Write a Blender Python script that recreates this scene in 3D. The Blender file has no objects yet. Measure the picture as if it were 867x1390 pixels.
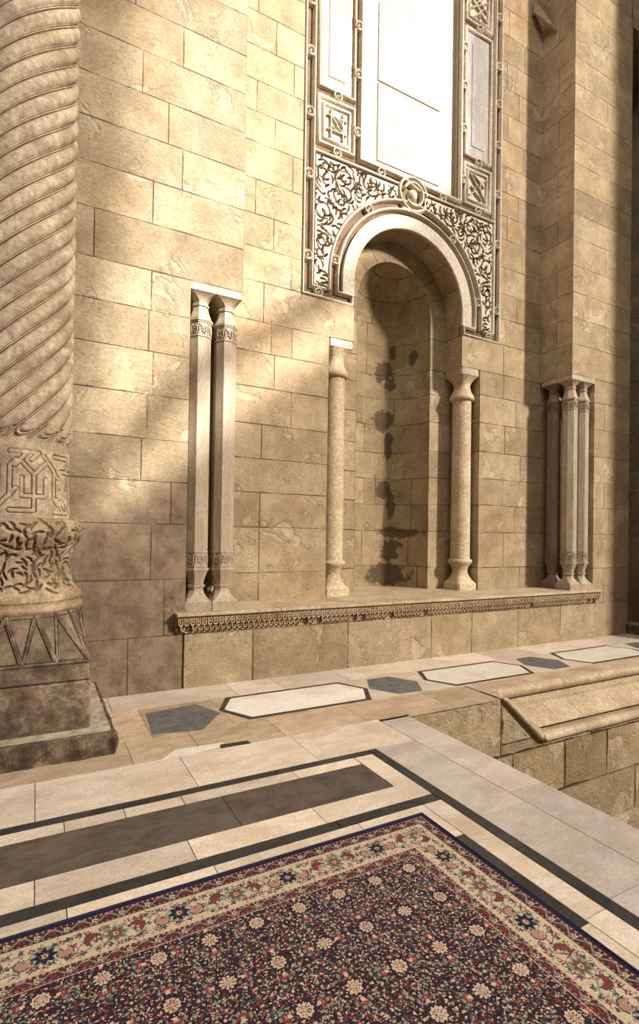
import bpy, math, random
import numpy as np
from mathutils import Matrix, Vector
from mathutils.geometry import tessellate_polygon
random.seed(7); rng = np.random.default_rng(11)
PI = math.pi
SC = bpy.context.scene
COL = SC.collection

# ------------------------------------------------------------------ helpers
class MB:
    """collects faces and links them as one mesh object"""
    def __init__(s):
        s.v = []; s.f = []; s.sm = []; s.mi = []; s.uv = {}          # uv: face index -> list of (u,v,W,H,t1,t2)
    def add(s, verts, faces, smooth=False, mi=0, uv=None):
        b = len(s.v); s.v += [tuple(map(float, p)) for p in verts]
        for k, f in enumerate(faces):
            if uv is not None: s.uv[len(s.f)] = uv[k]
            s.f.append([i + b for i in f]); s.sm.append(smooth); s.mi.append(mi)
    def box(s, x0, x1, y0, y1, z0, z1, mi=0):
        v = [(x0,y0,z0),(x1,y0,z0),(x1,y1,z0),(x0,y1,z0),(x0,y0,z1),(x1,y0,z1),(x1,y1,z1),(x0,y1,z1)]
        s.add(v, [(0,3,2,1),(4,5,6,7),(0,1,5,4),(1,2,6,5),(2,3,7,6),(3,0,4,7)], mi=mi)
    def bbox(s, x0, x1, y0, y1, z0, z1, b=.008, mi=0):
        """box with bevelled edges"""
        pts = []
        for sx, X in ((-1,x0),(1,x1)):
            for sy, Y in ((-1,y0),(1,y1)):
                for sz, Z in ((-1,z0),(1,z1)):
                    pts.append((X-sx*b, Y-sy*b, Z)); pts.append((X-sx*b, Y, Z-sz*b)); pts.append((X, Y-sy*b, Z-sz*b))
        # index: corner c = sx*4+sy*2+sz ; 3 verts each : z-face, y-face, x-face
        I = lambda a, c, d, k: (a*4 + c*2 + d)*3 + k
        F = [[I(0,0,0,0),I(0,1,0,0),I(1,1,0,0),I(1,0,0,0)],[I(0,0,1,0),I(1,0,1,0),I(1,1,1,0),I(0,1,1,0)],
             [I(0,0,0,1),I(1,0,0,1),I(1,0,1,1),I(0,0,1,1)],[I(0,1,0,1),I(0,1,1,1),I(1,1,1,1),I(1,1,0,1)],
             [I(0,0,0,2),I(0,0,1,2),I(0,1,1,2),I(0,1,0,2)],[I(1,0,0,2),I(1,1,0,2),I(1,1,1,2),I(1,0,1,2)]]
        for a in (0,1):
            for c in (0,1):
                F.append([I(a,c,0,1),I(a,c,0,2),I(a,c,1,2),I(a,c,1,1)])
                F.append([I(a,0,c,0),I(a,0,c,2),I(a,1,c,2),I(a,1,c,0)])
                F.append([I(0,a,c,0),I(0,a,c,1),I(1,a,c,1),I(1,a,c,0)])
                for d in (0,1): F.append([I(a,c,d,0),I(a,c,d,1),I(a,c,d,2)])
        s.add(pts, F, mi=mi)
    def rings(s, rings, cap=True, smooth=False, mi=0, closed=True):
        n = len(rings[0]); v = [p for r in rings for p in r]; F = []
        m = n if closed else n-1
        for k in range(len(rings)-1):
            for i in range(m):
                j = (i+1) % n; F.append((k*n+i, k*n+j, (k+1)*n+j, (k+1)*n+i))
        s.add(v, F, smooth, mi)
        if cap and closed:
            s.add(rings[0], [list(range(n))[::-1]], False, mi); s.add(rings[-1], [list(range(n))], False, mi)
    def tube(s, pts, r, n=8, smooth=True, mi=0, closed=False):
        pts = [Vector(p) for p in pts]; R = []
        N = len(pts); up = Vector((0, -1, 0))
        for i, p in enumerate(pts):
            a = pts[(i-1) % N] if (closed or i) else p; b = pts[(i+1) % N] if (closed or i < N-1) else p
            t = (b-a).normalized(); u = up - t*up.dot(t)
            if u.length < 1e-4: u = Vector((1,0,0))
            u.normalize(); w = t.cross(u)
            rr = r[i] if hasattr(r, '__len__') else r
            R.append([p + (u*math.cos(2*PI*k/n) + w*math.sin(2*PI*k/n))*rr for k in range(n)])
        if closed: R.append(R[0]); s.rings(R, False, smooth, mi)
        else: s.rings(R, True, smooth, mi)
    def rib(s, pts, w, h, y0, closed=False, n=7, mi=0, flat=.35):
        """half-round moulding along (x,z) points on the plane y=y0, rising towards -y"""
        P = [Vector((p[0], p[1])) for p in pts]; N = len(P); R = []
        prof = []
        for k in range(n):
            t = -1 + 2*k/(n-1); prof.append((t*w/2, h*(1-abs(t)**2.6)))
        prof = [(-w/2, -.02)] + prof + [(w/2, -.02)]
        for i in range(N):
            a = P[i]-P[i-1] if (closed or i) else P[i+1]-P[i]
            b = P[(i+1) % N]-P[i] if (closed or i < N-1) else a
            a = a.normalized(); b = b.normalized()
            na = Vector((-a.y, a.x)); nb = Vector((-b.y, b.x)); m = (na+nb)
            if m.length < 1e-5: m = na
            m.normalize(); m = m/max(.35, m.dot(na))
            R.append([(P[i].x+m.x*q, y0-hh, P[i].y+m.y*q) for q, hh in prof])
        if closed: R.append(R[0])
        s.rings(R, not closed, True, mi, closed=False)
        if not closed:
            k = len(prof); s.add(R[0], [list(range(k))], False, mi); s.add(R[-1], [list(range(k))], False, mi)
    def plate(s, outer, holes, f, mi=0):
        """flat polygon with holes; f maps 2d->3d"""
        loops = [[Vector((a, b, 0)) for a, b in outer]] + [[Vector((a, b, 0)) for a, b in h] for h in holes]
        tr = tessellate_polygon(loops); V = [p for l in loops for p in l]
        s.add([f(p.x, p.y) for p in V], [tuple(t) for t in tr], mi=mi)
    def build(s, name, mats, parent=None, attrs=None):
        me = bpy.data.meshes.new(name); me.from_pydata(s.v, [], s.f)
        if not isinstance(mats, (list, tuple)): mats = [mats]
        for m in mats: me.materials.append(m)
        me.polygons.foreach_set('use_smooth', s.sm); me.polygons.foreach_set('material_index', s.mi)
        if s.uv:
            nl = len(me.loops); A = np.zeros((nl, 6), np.float32); k = 0
            for i, f in enumerate(s.f):
                q = s.uv.get(i)
                if q is not None:
                    for j, t in enumerate(q): A[k+j] = t
                else: A[k:k+len(f)] = (9, 9, 99, 99, .5, .5)
                k += len(f)
            for nm, c in (('buv', 0), ('bsz', 2), ('btn', 4)):
                l = me.uv_layers.new(name=nm); l.data.foreach_set('uv', A[:, c:c+2].ravel())
        me.update()
        o = bpy.data.objects.new(name, me); COL.objects.link(o)
        if parent: o.parent = parent
        return o

def thing(name, label, cat, loc=(0,0,0), group=None):
    o = bpy.data.objects.new(name, None); COL.objects.link(o); o.location = loc; o.empty_display_size = .1
    o['label'] = label; o['category'] = cat
    if group: o['group'] = group
    return o
def put(o, loc):   # keep mesh coordinates in world space though parented to an empty at loc
    o.matrix_parent_inverse = Matrix.Translation(-Vector(loc)); return o
def tag(o, label, cat, group=None):
    o['label'] = label; o['category'] = cat
    if group: o['group'] = group
    return o
def struct(o): o['kind'] = 'structure'; return o

# ------------------------------------------------------------------ material toolkit
class NT:
    def __init__(s, name, rough=.8, spec=.3):
        s.m = bpy.data.materials.new(name); s.m.use_nodes = True; s.t = s.m.node_tree; s.t.nodes.clear()
        s.out = s.t.nodes.new('ShaderNodeOutputMaterial'); s.b = s.t.nodes.new('ShaderNodeBsdfPrincipled')
        s.t.links.new(s.b.outputs[0], s.out.inputs[0]); s.b.inputs['Roughness'].default_value = rough
        s.b.inputs['Specular IOR Level'].default_value = spec
        s.geo = s.t.nodes.new('ShaderNodeNewGeometry').outputs['Position']
    def L(s, v, inp):
        if isinstance(v, bpy.types.NodeSocket): s.t.links.new(v, inp)
        elif isinstance(v, (tuple, list)) and len(v) == 3 and inp.type == 'RGBA': inp.default_value = (*v, 1)
        else: inp.default_value = v
    def mth(s, op, a, b=0., c=0., clamp=False):
        n = s.t.nodes.new('ShaderNodeMath'); n.operation = op; n.use_clamp = clamp
        s.L(a, n.inputs[0]); s.L(b, n.inputs[1]); s.L(c, n.inputs[2]); return n.outputs[0]
    def noise(s, scale, det=4, rough=.55, vec=None, dist=0., stretch=None, col=False):
        n = s.t.nodes.new('ShaderNodeTexNoise'); n.inputs['Scale'].default_value = scale; n.inputs['Detail'].default_value = det
        n.inputs['Roughness'].default_value = rough; n.inputs['Distortion'].default_value = dist
        v = vec if vec is not None else s.geo
        if stretch: v = s.vec('MULTIPLY', v, stretch)
        s.t.links.new(v, n.inputs['Vector']); return n.outputs['Color' if col else 'Fac']
    def voro(s, scale, feat='DISTANCE_TO_EDGE', vec=None):
        n = s.t.nodes.new('ShaderNodeTexVoronoi'); n.feature = feat; n.inputs['Scale'].default_value = scale
        s.t.links.new(vec if vec is not None else s.geo, n.inputs['Vector']); return n.outputs['Distance']
    def vec(s, op, a, b):
        n = s.t.nodes.new('ShaderNodeVectorMath'); n.operation = op; s.L(a, n.inputs[0]); s.L(b, n.inputs[1]); return n.outputs[0]
    def sep(s, v):
        n = s.t.nodes.new('ShaderNodeSeparateXYZ'); s.t.links.new(v, n.inputs[0]); return n.outputs
    def attr(s, name):
        n = s.t.nodes.new('ShaderNodeAttribute'); n.attribute_name = name; return n.outputs['Vector']
    def mr(s, v, a, b, c=0., d=1., smooth=True):
        n = s.t.nodes.new('ShaderNodeMapRange'); n.interpolation_type = 'SMOOTHSTEP' if smooth else 'LINEAR'
        for k, q in enumerate((v, a, b, c, d)): s.L(q, n.inputs[k])
        return n.outputs[0]
    def mix(s, f, a, b, mode='MIX'):
        n = s.t.nodes.new('ShaderNodeMix'); n.data_type = 'RGBA'; n.blend_type = mode
        s.L(f, n.inputs[0]); s.L(a, n.inputs[6]); s.L(b, n.inputs[7]); return n.outputs[2]
    def bump(s, h, dist, strength=1.):
        n = s.t.nodes.new('ShaderNodeBump'); n.inputs['Distance'].default_value = dist; n.inputs['Strength'].default_value = strength
        s.t.links.new(h, n.inputs['Height']); s.t.links.new(n.outputs[0], s.b.inputs['Normal'])
    def done(s, col):
        s.L(col, s.b.inputs['Base Color']); return s.m

def ashlar(name, c_lo, c_hi, c_pale, joint=.0035, jcol=(.10,.06,.03), rough_amt=1., low_tone=None, blobs=None, chip=.5, tool=1., bd=.010):
    N = NT(name, .85, .25)
    u, v, _ = N.sep(N.attr('buv')); W, H, _ = N.sep(N.attr('bsz')); t1, t2, _ = N.sep(N.attr('btn'))
    e1 = N.mth('MINIMUM', u, N.mth('SUBTRACT', W, u)); e2 = N.mth('MINIMUM', v, N.mth('SUBTRACT', H, v))
    e = N.mth('MINIMUM', e1, e2)
    nb = N.noise(9, 5, .65); nf = N.noise(45, 4, .7); big = N.noise(1.7, 4, .6); mid = N.noise(4.5, 5, .65)
    ej = N.mth('ADD', e, N.mth('MULTIPLY', N.mth('SUBTRACT', nb, .5), -.012))
    ej = N.mth('ADD', ej, N.mth('MULTIPLY', N.mth('SUBTRACT', nf, .5), .008))
    jw = N.mth('MULTIPLY', N.mr(N.noise(2.6, 3, .6), .35, .62, .35, 1.6), joint)
    jm = N.mr(ej, N.mth('MULTIPLY', jw, .5), N.mth('MULTIPLY', jw, 1.7), 1, 0)     # 1 in the joint
    # peeled / repaired patches with ragged outline
    pn = N.noise(2.2, 6, .62, dist=.6)
    peel = N.mr(pn, .63-.1*chip, .645-.1*chip); rim = N.mth('MULTIPLY', N.mr(pn, .61-.1*chip, .63-.1*chip), N.mr(pn, .645-.1*chip, .665-.1*chip, 1, 0))
    base = N.mix(N.mr(big, .3, .7), c_lo, c_hi)
    base = N.mix(N.mth('MULTIPLY', t1, .55), base, N.mix(.5, c_lo, c_pale))
    base = N.mix(N.mth('MULTIPLY', peel, .42), base, c_pale)
    k = N.mth('ADD', .74, N.mth('MULTIPLY', t2, .24))
    base = N.mix(1., base, N.comb(k, k, k), 'MULTIPLY')
    sp = N.mr(mid, .28, .72, .80, 1.12); base = N.mix(1., base, N.comb(sp, sp, N.mth('MULTIPLY', sp, .97)), 'MULTIPLY')
    fine = N.noise(34, 7, .86, stretch=(.8, .8, 1.7)); fs = N.mr(fine, .34, .64, .60, 1.2, smooth=False)
    base = N.mix(1., base, N.comb(fs, fs, fs), 'MULTIPLY')
    pits = N.mr(N.noise(24, 4, .85), .62, .70); base = N.mix(N.mth('MULTIPLY', pits, .6), base, jcol)
    base = N.mix(N.mth('MULTIPLY', rim, .25), base, jcol)
    x, y, z = N.sep(N.geo)
    if low_tone:                                # darker brown towards the foot of the wall, with a ragged edge
        z0, z1, amt = low_tone
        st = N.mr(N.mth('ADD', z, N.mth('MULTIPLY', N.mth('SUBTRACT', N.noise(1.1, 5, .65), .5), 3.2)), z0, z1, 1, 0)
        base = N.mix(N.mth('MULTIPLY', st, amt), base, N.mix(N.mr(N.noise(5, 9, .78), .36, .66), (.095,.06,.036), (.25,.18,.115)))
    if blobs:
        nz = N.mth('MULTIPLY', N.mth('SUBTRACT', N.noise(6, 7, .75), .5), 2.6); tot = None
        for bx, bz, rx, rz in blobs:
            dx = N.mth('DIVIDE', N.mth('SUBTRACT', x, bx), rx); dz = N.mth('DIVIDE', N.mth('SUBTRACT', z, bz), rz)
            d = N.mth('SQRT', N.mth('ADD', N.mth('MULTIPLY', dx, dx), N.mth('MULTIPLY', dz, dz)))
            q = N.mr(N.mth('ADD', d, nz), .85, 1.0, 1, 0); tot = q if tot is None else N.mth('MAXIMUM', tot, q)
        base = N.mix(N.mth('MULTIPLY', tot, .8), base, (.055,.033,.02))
    base = N.mix(N.mth('MULTIPLY', jm, .85), base, jcol)
    h = N.mth('ADD', N.mth('MULTIPLY', jm, -1.2*rough_amt), N.mth('MULTIPLY', fine, .5*tool))
    h = N.mth('ADD', h, N.mth('MULTIPLY', nb, .9*rough_amt)); h = N.mth('ADD', h, N.mth('MULTIPLY', peel, -.5))
    h = N.mth('ADD', h, N.mth('MULTIPLY', pits, -.5))
    N.bump(h, bd, .95)
    return N.done(base)
def _comb(s, a, b, c):
    n = s.t.nodes.new('ShaderNodeCombineXYZ'); s.L(a, n.inputs[0]); s.L(b, n.inputs[1]); s.L(c, n.inputs[2]); return n.outputs[0]
NT.comb = _comb

def stone(name, c1, c2, scale=3., bumpd=.004, rough=.75, fine=60, pit=.4, dark=(.08,.05,.03), stain=0., spec=.3, moss=None):
    N = NT(name, rough, spec)
    a = N.noise(scale, 6, .62); f = N.noise(fine*.7, 6, .82)
    c = N.mix(N.mr(a, .32, .68), c1, c2); k = N.mr(f, .34, .66, .60, 1.2)
    c = N.mix(1., c, N.comb(k, k, k), 'MULTIPLY')
    p = N.mr(N.noise(fine*.4, 3, .8), .66, .74); c = N.mix(N.mth('MULTIPLY', p, pit), c, dark)
    if stain: c = N.mix(N.mth('MULTIPLY', N.mr(N.noise(scale*1.3, 7, .68, dist=.5), .44, .6), stain), c, dark)
    if moss:
        x, y, z = N.sep(N.geo)
        mm = N.mth('MULTIPLY', N.mr(N.noise(5, 5, .7), .42, .58), N.mr(x, moss[0], moss[1], 1, 0)); c = N.mix(N.mth('MULTIPLY', mm, .65), c, moss[2])
    N.bump(N.mth('ADD', N.mth('MULTIPLY', a, .6), N.mth('SUBTRACT', f, p)), bumpd, .8)
    return N.done(c)

def marble(name, c1, c2, vein, vs=2.5, rough=.35, va=.5, tilt=(1,2.2,1), spec=.4, soil=0., soilc=(.2,.13,.08), bumpd=.0012):
    N = NT(name, rough, spec)
    t1, t2, _ = N.sep(N.attr('btn'))
    off = N.comb(N.mth('MULTIPLY', t1, 7.), N.mth('MULTIPLY', t2, 9.), 0.)
    pos = N.vec('ADD', N.geo, off)
    a = N.noise(vs, 6, .6, vec=pos, dist=1.2, stretch=tilt); b = N.noise(vs*2.6, 5, .65, vec=pos, dist=2.0, stretch=tilt)
    vm = N.mr(N.mth('ABSOLUTE', N.mth('SUBTRACT', b, .5)), 0., .05, 1, 0)
    c = N.mix(N.mr(a, .3, .7), c1, c2); c = N.mix(N.mth('MULTIPLY', vm, va), c, vein)
    k = N.mth('ADD', .78, N.mth('MULTIPLY', t1, .3)); c = N.mix(1., c, N.comb(k, k, k), 'MULTIPLY')
    g = N.noise(60, 6, .82); gk = N.mr(g, .34, .66, .80, 1.1); c = N.mix(1., c, N.comb(gk, gk, gk), 'MULTIPLY')
    if soil:
        s1 = N.mr(N.noise(2.6, 7, .7), .46, .66); s2 = N.mr(N.noise(22, 4, .75), .6, .7)
        c = N.mix(N.mth('MULTIPLY', N.mth('MAXIMUM', s1, s2), soil), c, soilc)
    N.L(N.mr(N.noise(6, 5, .6), .3, .7, rough-.08, rough+.2), N.b.inputs['Roughness'])
    N.bump(N.mth('ADD', N.noise(30, 4, .6), N.mth('MULTIPLY', g, .4)), bumpd, .6)
    return N.done(c)

def plain(name, c, rough=.6, metal=0., bumps=0):
    N = NT(name, rough); N.b.inputs['Metallic'].default_value = metal
    n = N.noise(18, 4, .6); k = N.mr(n, .3, .7, .75, 1.1); cc = N.mix(1., c, N.comb(k, k, k), 'MULTIPLY')
    if bumps: N.bump(n, bumps)
    return N.done(cc)

M = {}
M['wall'] = ashlar('wall_stone', (0.343,0.234,0.133), (0.468,0.350,0.219), (0.593,0.492,0.341), chip=.34)
M['pier'] = ashlar('pier_stone', (0.335,0.238,0.141), (0.476,0.369,0.245), (0.593,0.507,0.370), joint=.0036, low_tone=(1.2,3.0,.85), chip=.22, tool=1.6)
M['rpier'] = ashlar('right_pier_stone', (0.367,0.261,0.156), (0.468,0.353,0.222), (0.577,0.476,0.326), joint=.0026, low_tone=(.3,1.2,.4), chip=.55)
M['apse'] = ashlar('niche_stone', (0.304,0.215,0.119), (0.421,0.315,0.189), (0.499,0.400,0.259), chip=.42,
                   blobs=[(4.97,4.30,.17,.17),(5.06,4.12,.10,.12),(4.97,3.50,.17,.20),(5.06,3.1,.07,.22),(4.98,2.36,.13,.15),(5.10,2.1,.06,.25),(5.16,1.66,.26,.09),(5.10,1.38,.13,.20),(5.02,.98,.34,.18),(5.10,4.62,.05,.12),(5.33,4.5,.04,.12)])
M['bench'] = ashlar('bench_block_stone', (0.328,0.230,0.133), (0.468,0.353,0.230), (0.577,0.476,0.341), joint=.005, low_tone=(-.3,.5,.35), chip=.40)
M['rubble'] = ashlar('rough_block_stone', (0.418,0.281,0.145), (0.647,0.497,0.307), (0.761,0.647,0.470), joint=.010, chip=.8, rough_amt=2.6, tool=2.4, bd=.03)
M['panel'] = stone('carved_marble', (0.408,0.328,0.233), (0.490,0.416,0.316), 2., .002, .6, 50, .1)
M['abacus'] = stone('abacus_stone', (0.341,0.271,0.187), (0.420,0.349,0.256), 3., .002, .6, 50, .15)
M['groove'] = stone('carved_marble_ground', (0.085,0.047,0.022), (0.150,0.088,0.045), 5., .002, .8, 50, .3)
M['white_panel'] = marble('white_panel_marble', (0.399,0.338,0.249), (0.474,0.431,0.356), (0.300,0.209,0.112), 1.4, .5, .35, (1,1,2.5), .3, soil=.6, soilc=(0.324,0.222,0.119))
M['veined'] = marble('veined_panel_marble', (0.313,0.288,0.271), (0.422,0.388,0.355), (0.190,0.140,0.110), 3., .45, .55, (4,1,.9), .3)
M['colonette'] = marble('colonette_marble', (0.400,0.307,0.205), (0.528,0.441,0.327), (0.272,0.173,0.091), 3.2, .45, .55, (2.5,2.5,.6), .35)
M['roundcol'] = stone('round_column_stone', (0.448,0.331,0.198), (0.560,0.449,0.304), 3., .002, .6, 45, .2)
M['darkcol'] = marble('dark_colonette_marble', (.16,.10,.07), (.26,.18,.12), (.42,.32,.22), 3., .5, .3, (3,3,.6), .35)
M['shelf'] = stone('shelf_stone', (0.368,0.268,0.167), (0.528,0.426,0.296), 2.5, .003, .6, 50, .3)
M['frieze'] = stone('frieze_stone', (0.304,0.213,0.122), (0.464,0.355,0.228), 4., .003, .8, 60, .4)
M['bigcol'] = stone('twisted_column_stone', (0.336,0.252,0.160), (0.496,0.402,0.281), 2.2, .004, .7, 34, .4, stain=.5, dark=(0.152,0.099,0.061))
M['basecol'] = stone('column_base_stone', (0.272,0.189,0.106), (0.400,0.299,0.190), 3., .004, .8, 45, .5, stain=.4, dark=(0.096,0.059,0.034))
M['engraved'] = stone('dirt_filled_engraving', (0.087,0.055,0.032), (0.149,0.101,0.059), 4., .002, .9, 40, .3)
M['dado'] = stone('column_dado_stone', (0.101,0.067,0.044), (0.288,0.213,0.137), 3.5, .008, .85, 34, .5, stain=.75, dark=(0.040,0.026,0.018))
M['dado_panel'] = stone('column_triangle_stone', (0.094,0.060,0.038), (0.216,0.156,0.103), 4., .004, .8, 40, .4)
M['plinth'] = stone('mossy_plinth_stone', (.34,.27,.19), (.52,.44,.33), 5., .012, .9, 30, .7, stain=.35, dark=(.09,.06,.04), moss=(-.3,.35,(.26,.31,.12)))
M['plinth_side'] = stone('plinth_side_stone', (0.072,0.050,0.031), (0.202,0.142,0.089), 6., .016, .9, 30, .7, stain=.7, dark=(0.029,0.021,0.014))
M['mortar'] = stone('floor_mortar', (.12,.085,.055), (.2,.15,.10), 6., .003, .9)
M['cream'] = marble('cream_marble', (.56,.46,.36), (.70,.61,.51), (.42,.30,.19), 2.2, .38, .35, soil=.35, soilc=(.36,.24,.14))
M['grey'] = marble('grey_marble', (.42,.36,.32), (.54,.47,.42), (.36,.27,.22), 1.6, .34, .3, soil=.3, soilc=(.30,.21,.15))
M['white'] = marble('white_marble', (.72,.66,.57), (.80,.75,.67), (.55,.45,.33), 1.8, .35, .3, soil=.3, soilc=(.42,.31,.2))
M['tan'] = marble('worn_tan_stone', (.40,.29,.19), (.55,.42,.30), (.28,.18,.1), 2.4, .6, .3, soil=.6, soilc=(.26,.175,.105), bumpd=.004)
M['black'] = marble('black_marble', (0.012,0.013,0.013), (0.030,0.030,0.030), (0.084,0.078,0.072), 5., .4, .3, soil=.35, soilc=(0.072,0.060,0.048))
M['slate'] = marble('dark_granite', (.055,.042,.033), (.10,.08,.062), (.15,.12,.09), 4., .5, .25, soil=.35, soilc=(.16,.12,.085))
M['hexdark'] = marble('mottled_slate', (.05,.05,.05), (.12,.12,.12), (.24,.22,.2), 7., .5, .45, soil=.3, soilc=(.16,.13,.1))
M['sill'] = stone('sill_stone', (0.336,0.244,0.152), (0.464,0.362,0.251), 3., .003, .7, 55, .3)
M['wood'] = plain('weathered_board', (.30,.22,.15), .8, 0, .003)

# ------------------------------------------------------------------ camera, from the fitted perspective
F_PX, CY_PX = 712.35, 719.71
def cam_rows():
    ya, pi_, ro = [math.radians(a) for a in (28.296, .580, -.867)]
    A = Matrix(((math.cos(ya), -math.sin(ya), 0), (0, 0, -1), (math.sin(ya), math.cos(ya), 0)))
    P = Matrix(((1,0,0),(0,math.cos(pi_),math.sin(pi_)),(0,-math.sin(pi_),math.cos(pi_))))
    Q = Matrix(((math.cos(ro),math.sin(ro),0),(-math.sin(ro),math.cos(ro),0),(0,0,1)))
    return Q @ P @ A
R = cam_rows()
cam = bpy.data.cameras.new('camera'); co = bpy.data.objects.new('camera', cam); COL.objects.link(co)
m = Matrix.Identity(4)
for i in range(3):
    m[i][0] = R[0][i]; m[i][1] = -R[1][i]; m[i][2] = -R[2][i]
co.matrix_world = Matrix.Translation((0, 0, 1.6)) @ m
cam.sensor_fit = 'HORIZONTAL'; cam.sensor_width = 36; cam.lens = F_PX/867*36
cam.shift_y = (CY_PX-695)/867; cam.clip_end = 200
SC.camera = co

# ------------------------------------------------------------------ masonry
def blocks(mb, fmap, region, courses, joints, seed=0, flip=False, seg=None, mi=0, step=None):
    """region (a0,a1,b0,b1); courses: list of b; joints(i)-> sorted list of a; curved walls get subdivided by seg"""
    a0, a1, b0, b1 = region
    for i in range(len(courses)-1):
        c0, c1 = courses[i], courses[i+1]
        if c1 <= b0 or c0 >= b1: continue
        J = joints(i)
        for j in range(len(J)-1):
            l, r = J[j], J[j+1]
            if r <= a0 or l >= a1: continue
            x0, x1, z0, z1 = max(l, a0), min(r, a1), max(c0, b0), min(c1, b1)
            if x1-x0 < 1e-4 or z1-z0 < 1e-4: continue
            rr = random.Random(hash((i, j, seed))); t1, t2 = rr.random(), rr.random()
            n = max(1, int(math.ceil((x1-x0)/seg))) if seg else 1
            nz = max(1, int(math.ceil((z1-z0)/step))) if step else 1
            for k in range(n):
                p, q = x0+(x1-x0)*k/n, x0+(x1-x0)*(k+1)/n
                for kz in range(nz):
                    s0, s1 = z0+(z1-z0)*kz/nz, z0+(z1-z0)*(kz+1)/nz
                    c = [(p, s0), (q, s0), (q, s1), (p, s1)]
                    if flip: c = c[::-1]
                    mb.add([fmap(*w) for w in c], [(0,1,2,3)], bool(seg), mi, uv=[[(w[0]-l, w[1]-c0, r-l, c1-c0, t1, t2) for w in c]])

def rand_joints(lo, hi, base, fixed=None, seed=0, mn=.55, mx=1.25):
    fixed = fixed or {}
    def f(i):
        if i in fixed: return fixed[i]
        rr = random.Random(seed*1000+i); J = [lo]; x = lo + rr.uniform(.25, mx)
        while x < hi-mn*.6: J.append(x); x += rr.uniform(mn, mx)
        return J+[hi]
    return f
CRS = [-.05,.555,1.13,1.69,2.12,2.54,2.965,3.42,3.855,4.24,4.73,5.15,5.56,5.99,6.45,6.83,7.22,7.64,8.07,8.5,8.93,9.36,9.8,10.24,10.7,11.15,11.6,12.1]
ZT = 12.1; YP = 5.45; YW = 6.07; SH = .787; XC = 4.7325
YF = lambda y: (lambda a, b: (a, y, b))
XF = lambda x: (lambda a, b: (x, a, b))

# left pier ------------------------------------------------------------
PCRS = [-.05,.555,1.13,1.69,2.12,2.545,2.99,3.425,3.84,4.24,4.715,5.15,5.577,6.0,6.43,6.85,7.3,7.75,8.2,8.65,9.1,9.55,10.,10.5,11.,11.5,12.1]
fx = {2:[-2.6,-.6,1.01,1.94], 1:[-2.6,-.4,1.15,1.94], 5:[-2.6,-.2,.95,1.94], 6:[-2.6,-.9,1.0,1.94], 8:[-2.6,-.9,.97,1.37,1.94], 9:[-2.6,-.3,.43,1.94],
      10:[-2.6,-.5,.97,1.94], 11:[-2.6,-.4,1.26,1.94], 12:[-2.6,-.8,1.11,1.94], 13:[-2.6,-.2,.85,1.94], 14:[-2.6,-1.,1.25,1.94], 3:[-2.6,-.7,1.2,1.94], 4:[-2.6,-1,.9,1.94],7:[-2.6,-.8,.95,1.94]}
pj_ = rand_joints(-2.6, 1.94, 0, fx, 3)
NX0, NX1 = 1.368, 1.938
b = MB()
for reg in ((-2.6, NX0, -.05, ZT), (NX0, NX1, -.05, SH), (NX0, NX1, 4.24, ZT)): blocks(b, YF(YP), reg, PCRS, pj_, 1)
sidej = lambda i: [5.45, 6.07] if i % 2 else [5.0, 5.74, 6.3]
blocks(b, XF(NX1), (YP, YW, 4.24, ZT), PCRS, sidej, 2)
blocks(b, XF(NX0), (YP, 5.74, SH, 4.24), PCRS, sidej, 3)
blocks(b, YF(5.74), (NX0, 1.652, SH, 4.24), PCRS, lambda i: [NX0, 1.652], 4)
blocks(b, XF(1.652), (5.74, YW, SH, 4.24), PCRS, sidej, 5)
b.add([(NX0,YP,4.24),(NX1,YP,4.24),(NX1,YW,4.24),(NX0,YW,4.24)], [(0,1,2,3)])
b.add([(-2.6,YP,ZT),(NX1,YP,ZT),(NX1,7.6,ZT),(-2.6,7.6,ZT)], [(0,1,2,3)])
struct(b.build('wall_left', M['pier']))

# right pier -----------------------------------------------------------
RX0, RXN, RX1 = 7.462, 8.03, 8.99
fr = {2:[7.46,8.6,9.0],3:[7.46,8.45,9.0],4:[7.46,8.3,9.0],8:[7.46,9.0]}
rj = lambda i: fr.get(i, [7.46, 9.0] if i % 3 == 0 else ([7.46, 8.05+.25*((i*7) % 3), 9.0]))
b = MB()
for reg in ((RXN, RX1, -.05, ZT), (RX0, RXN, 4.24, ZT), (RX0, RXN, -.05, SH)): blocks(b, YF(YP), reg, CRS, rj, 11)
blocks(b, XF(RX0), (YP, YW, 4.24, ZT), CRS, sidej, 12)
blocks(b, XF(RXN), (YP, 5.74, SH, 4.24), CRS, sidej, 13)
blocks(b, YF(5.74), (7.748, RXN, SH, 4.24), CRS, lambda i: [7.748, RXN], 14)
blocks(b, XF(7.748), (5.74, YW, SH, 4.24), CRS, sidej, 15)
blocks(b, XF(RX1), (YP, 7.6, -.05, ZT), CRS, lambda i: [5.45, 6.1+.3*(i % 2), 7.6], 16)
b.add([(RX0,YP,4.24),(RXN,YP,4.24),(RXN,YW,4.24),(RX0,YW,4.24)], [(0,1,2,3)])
struct(b.build('wall_right', M['rpier']))

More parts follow.
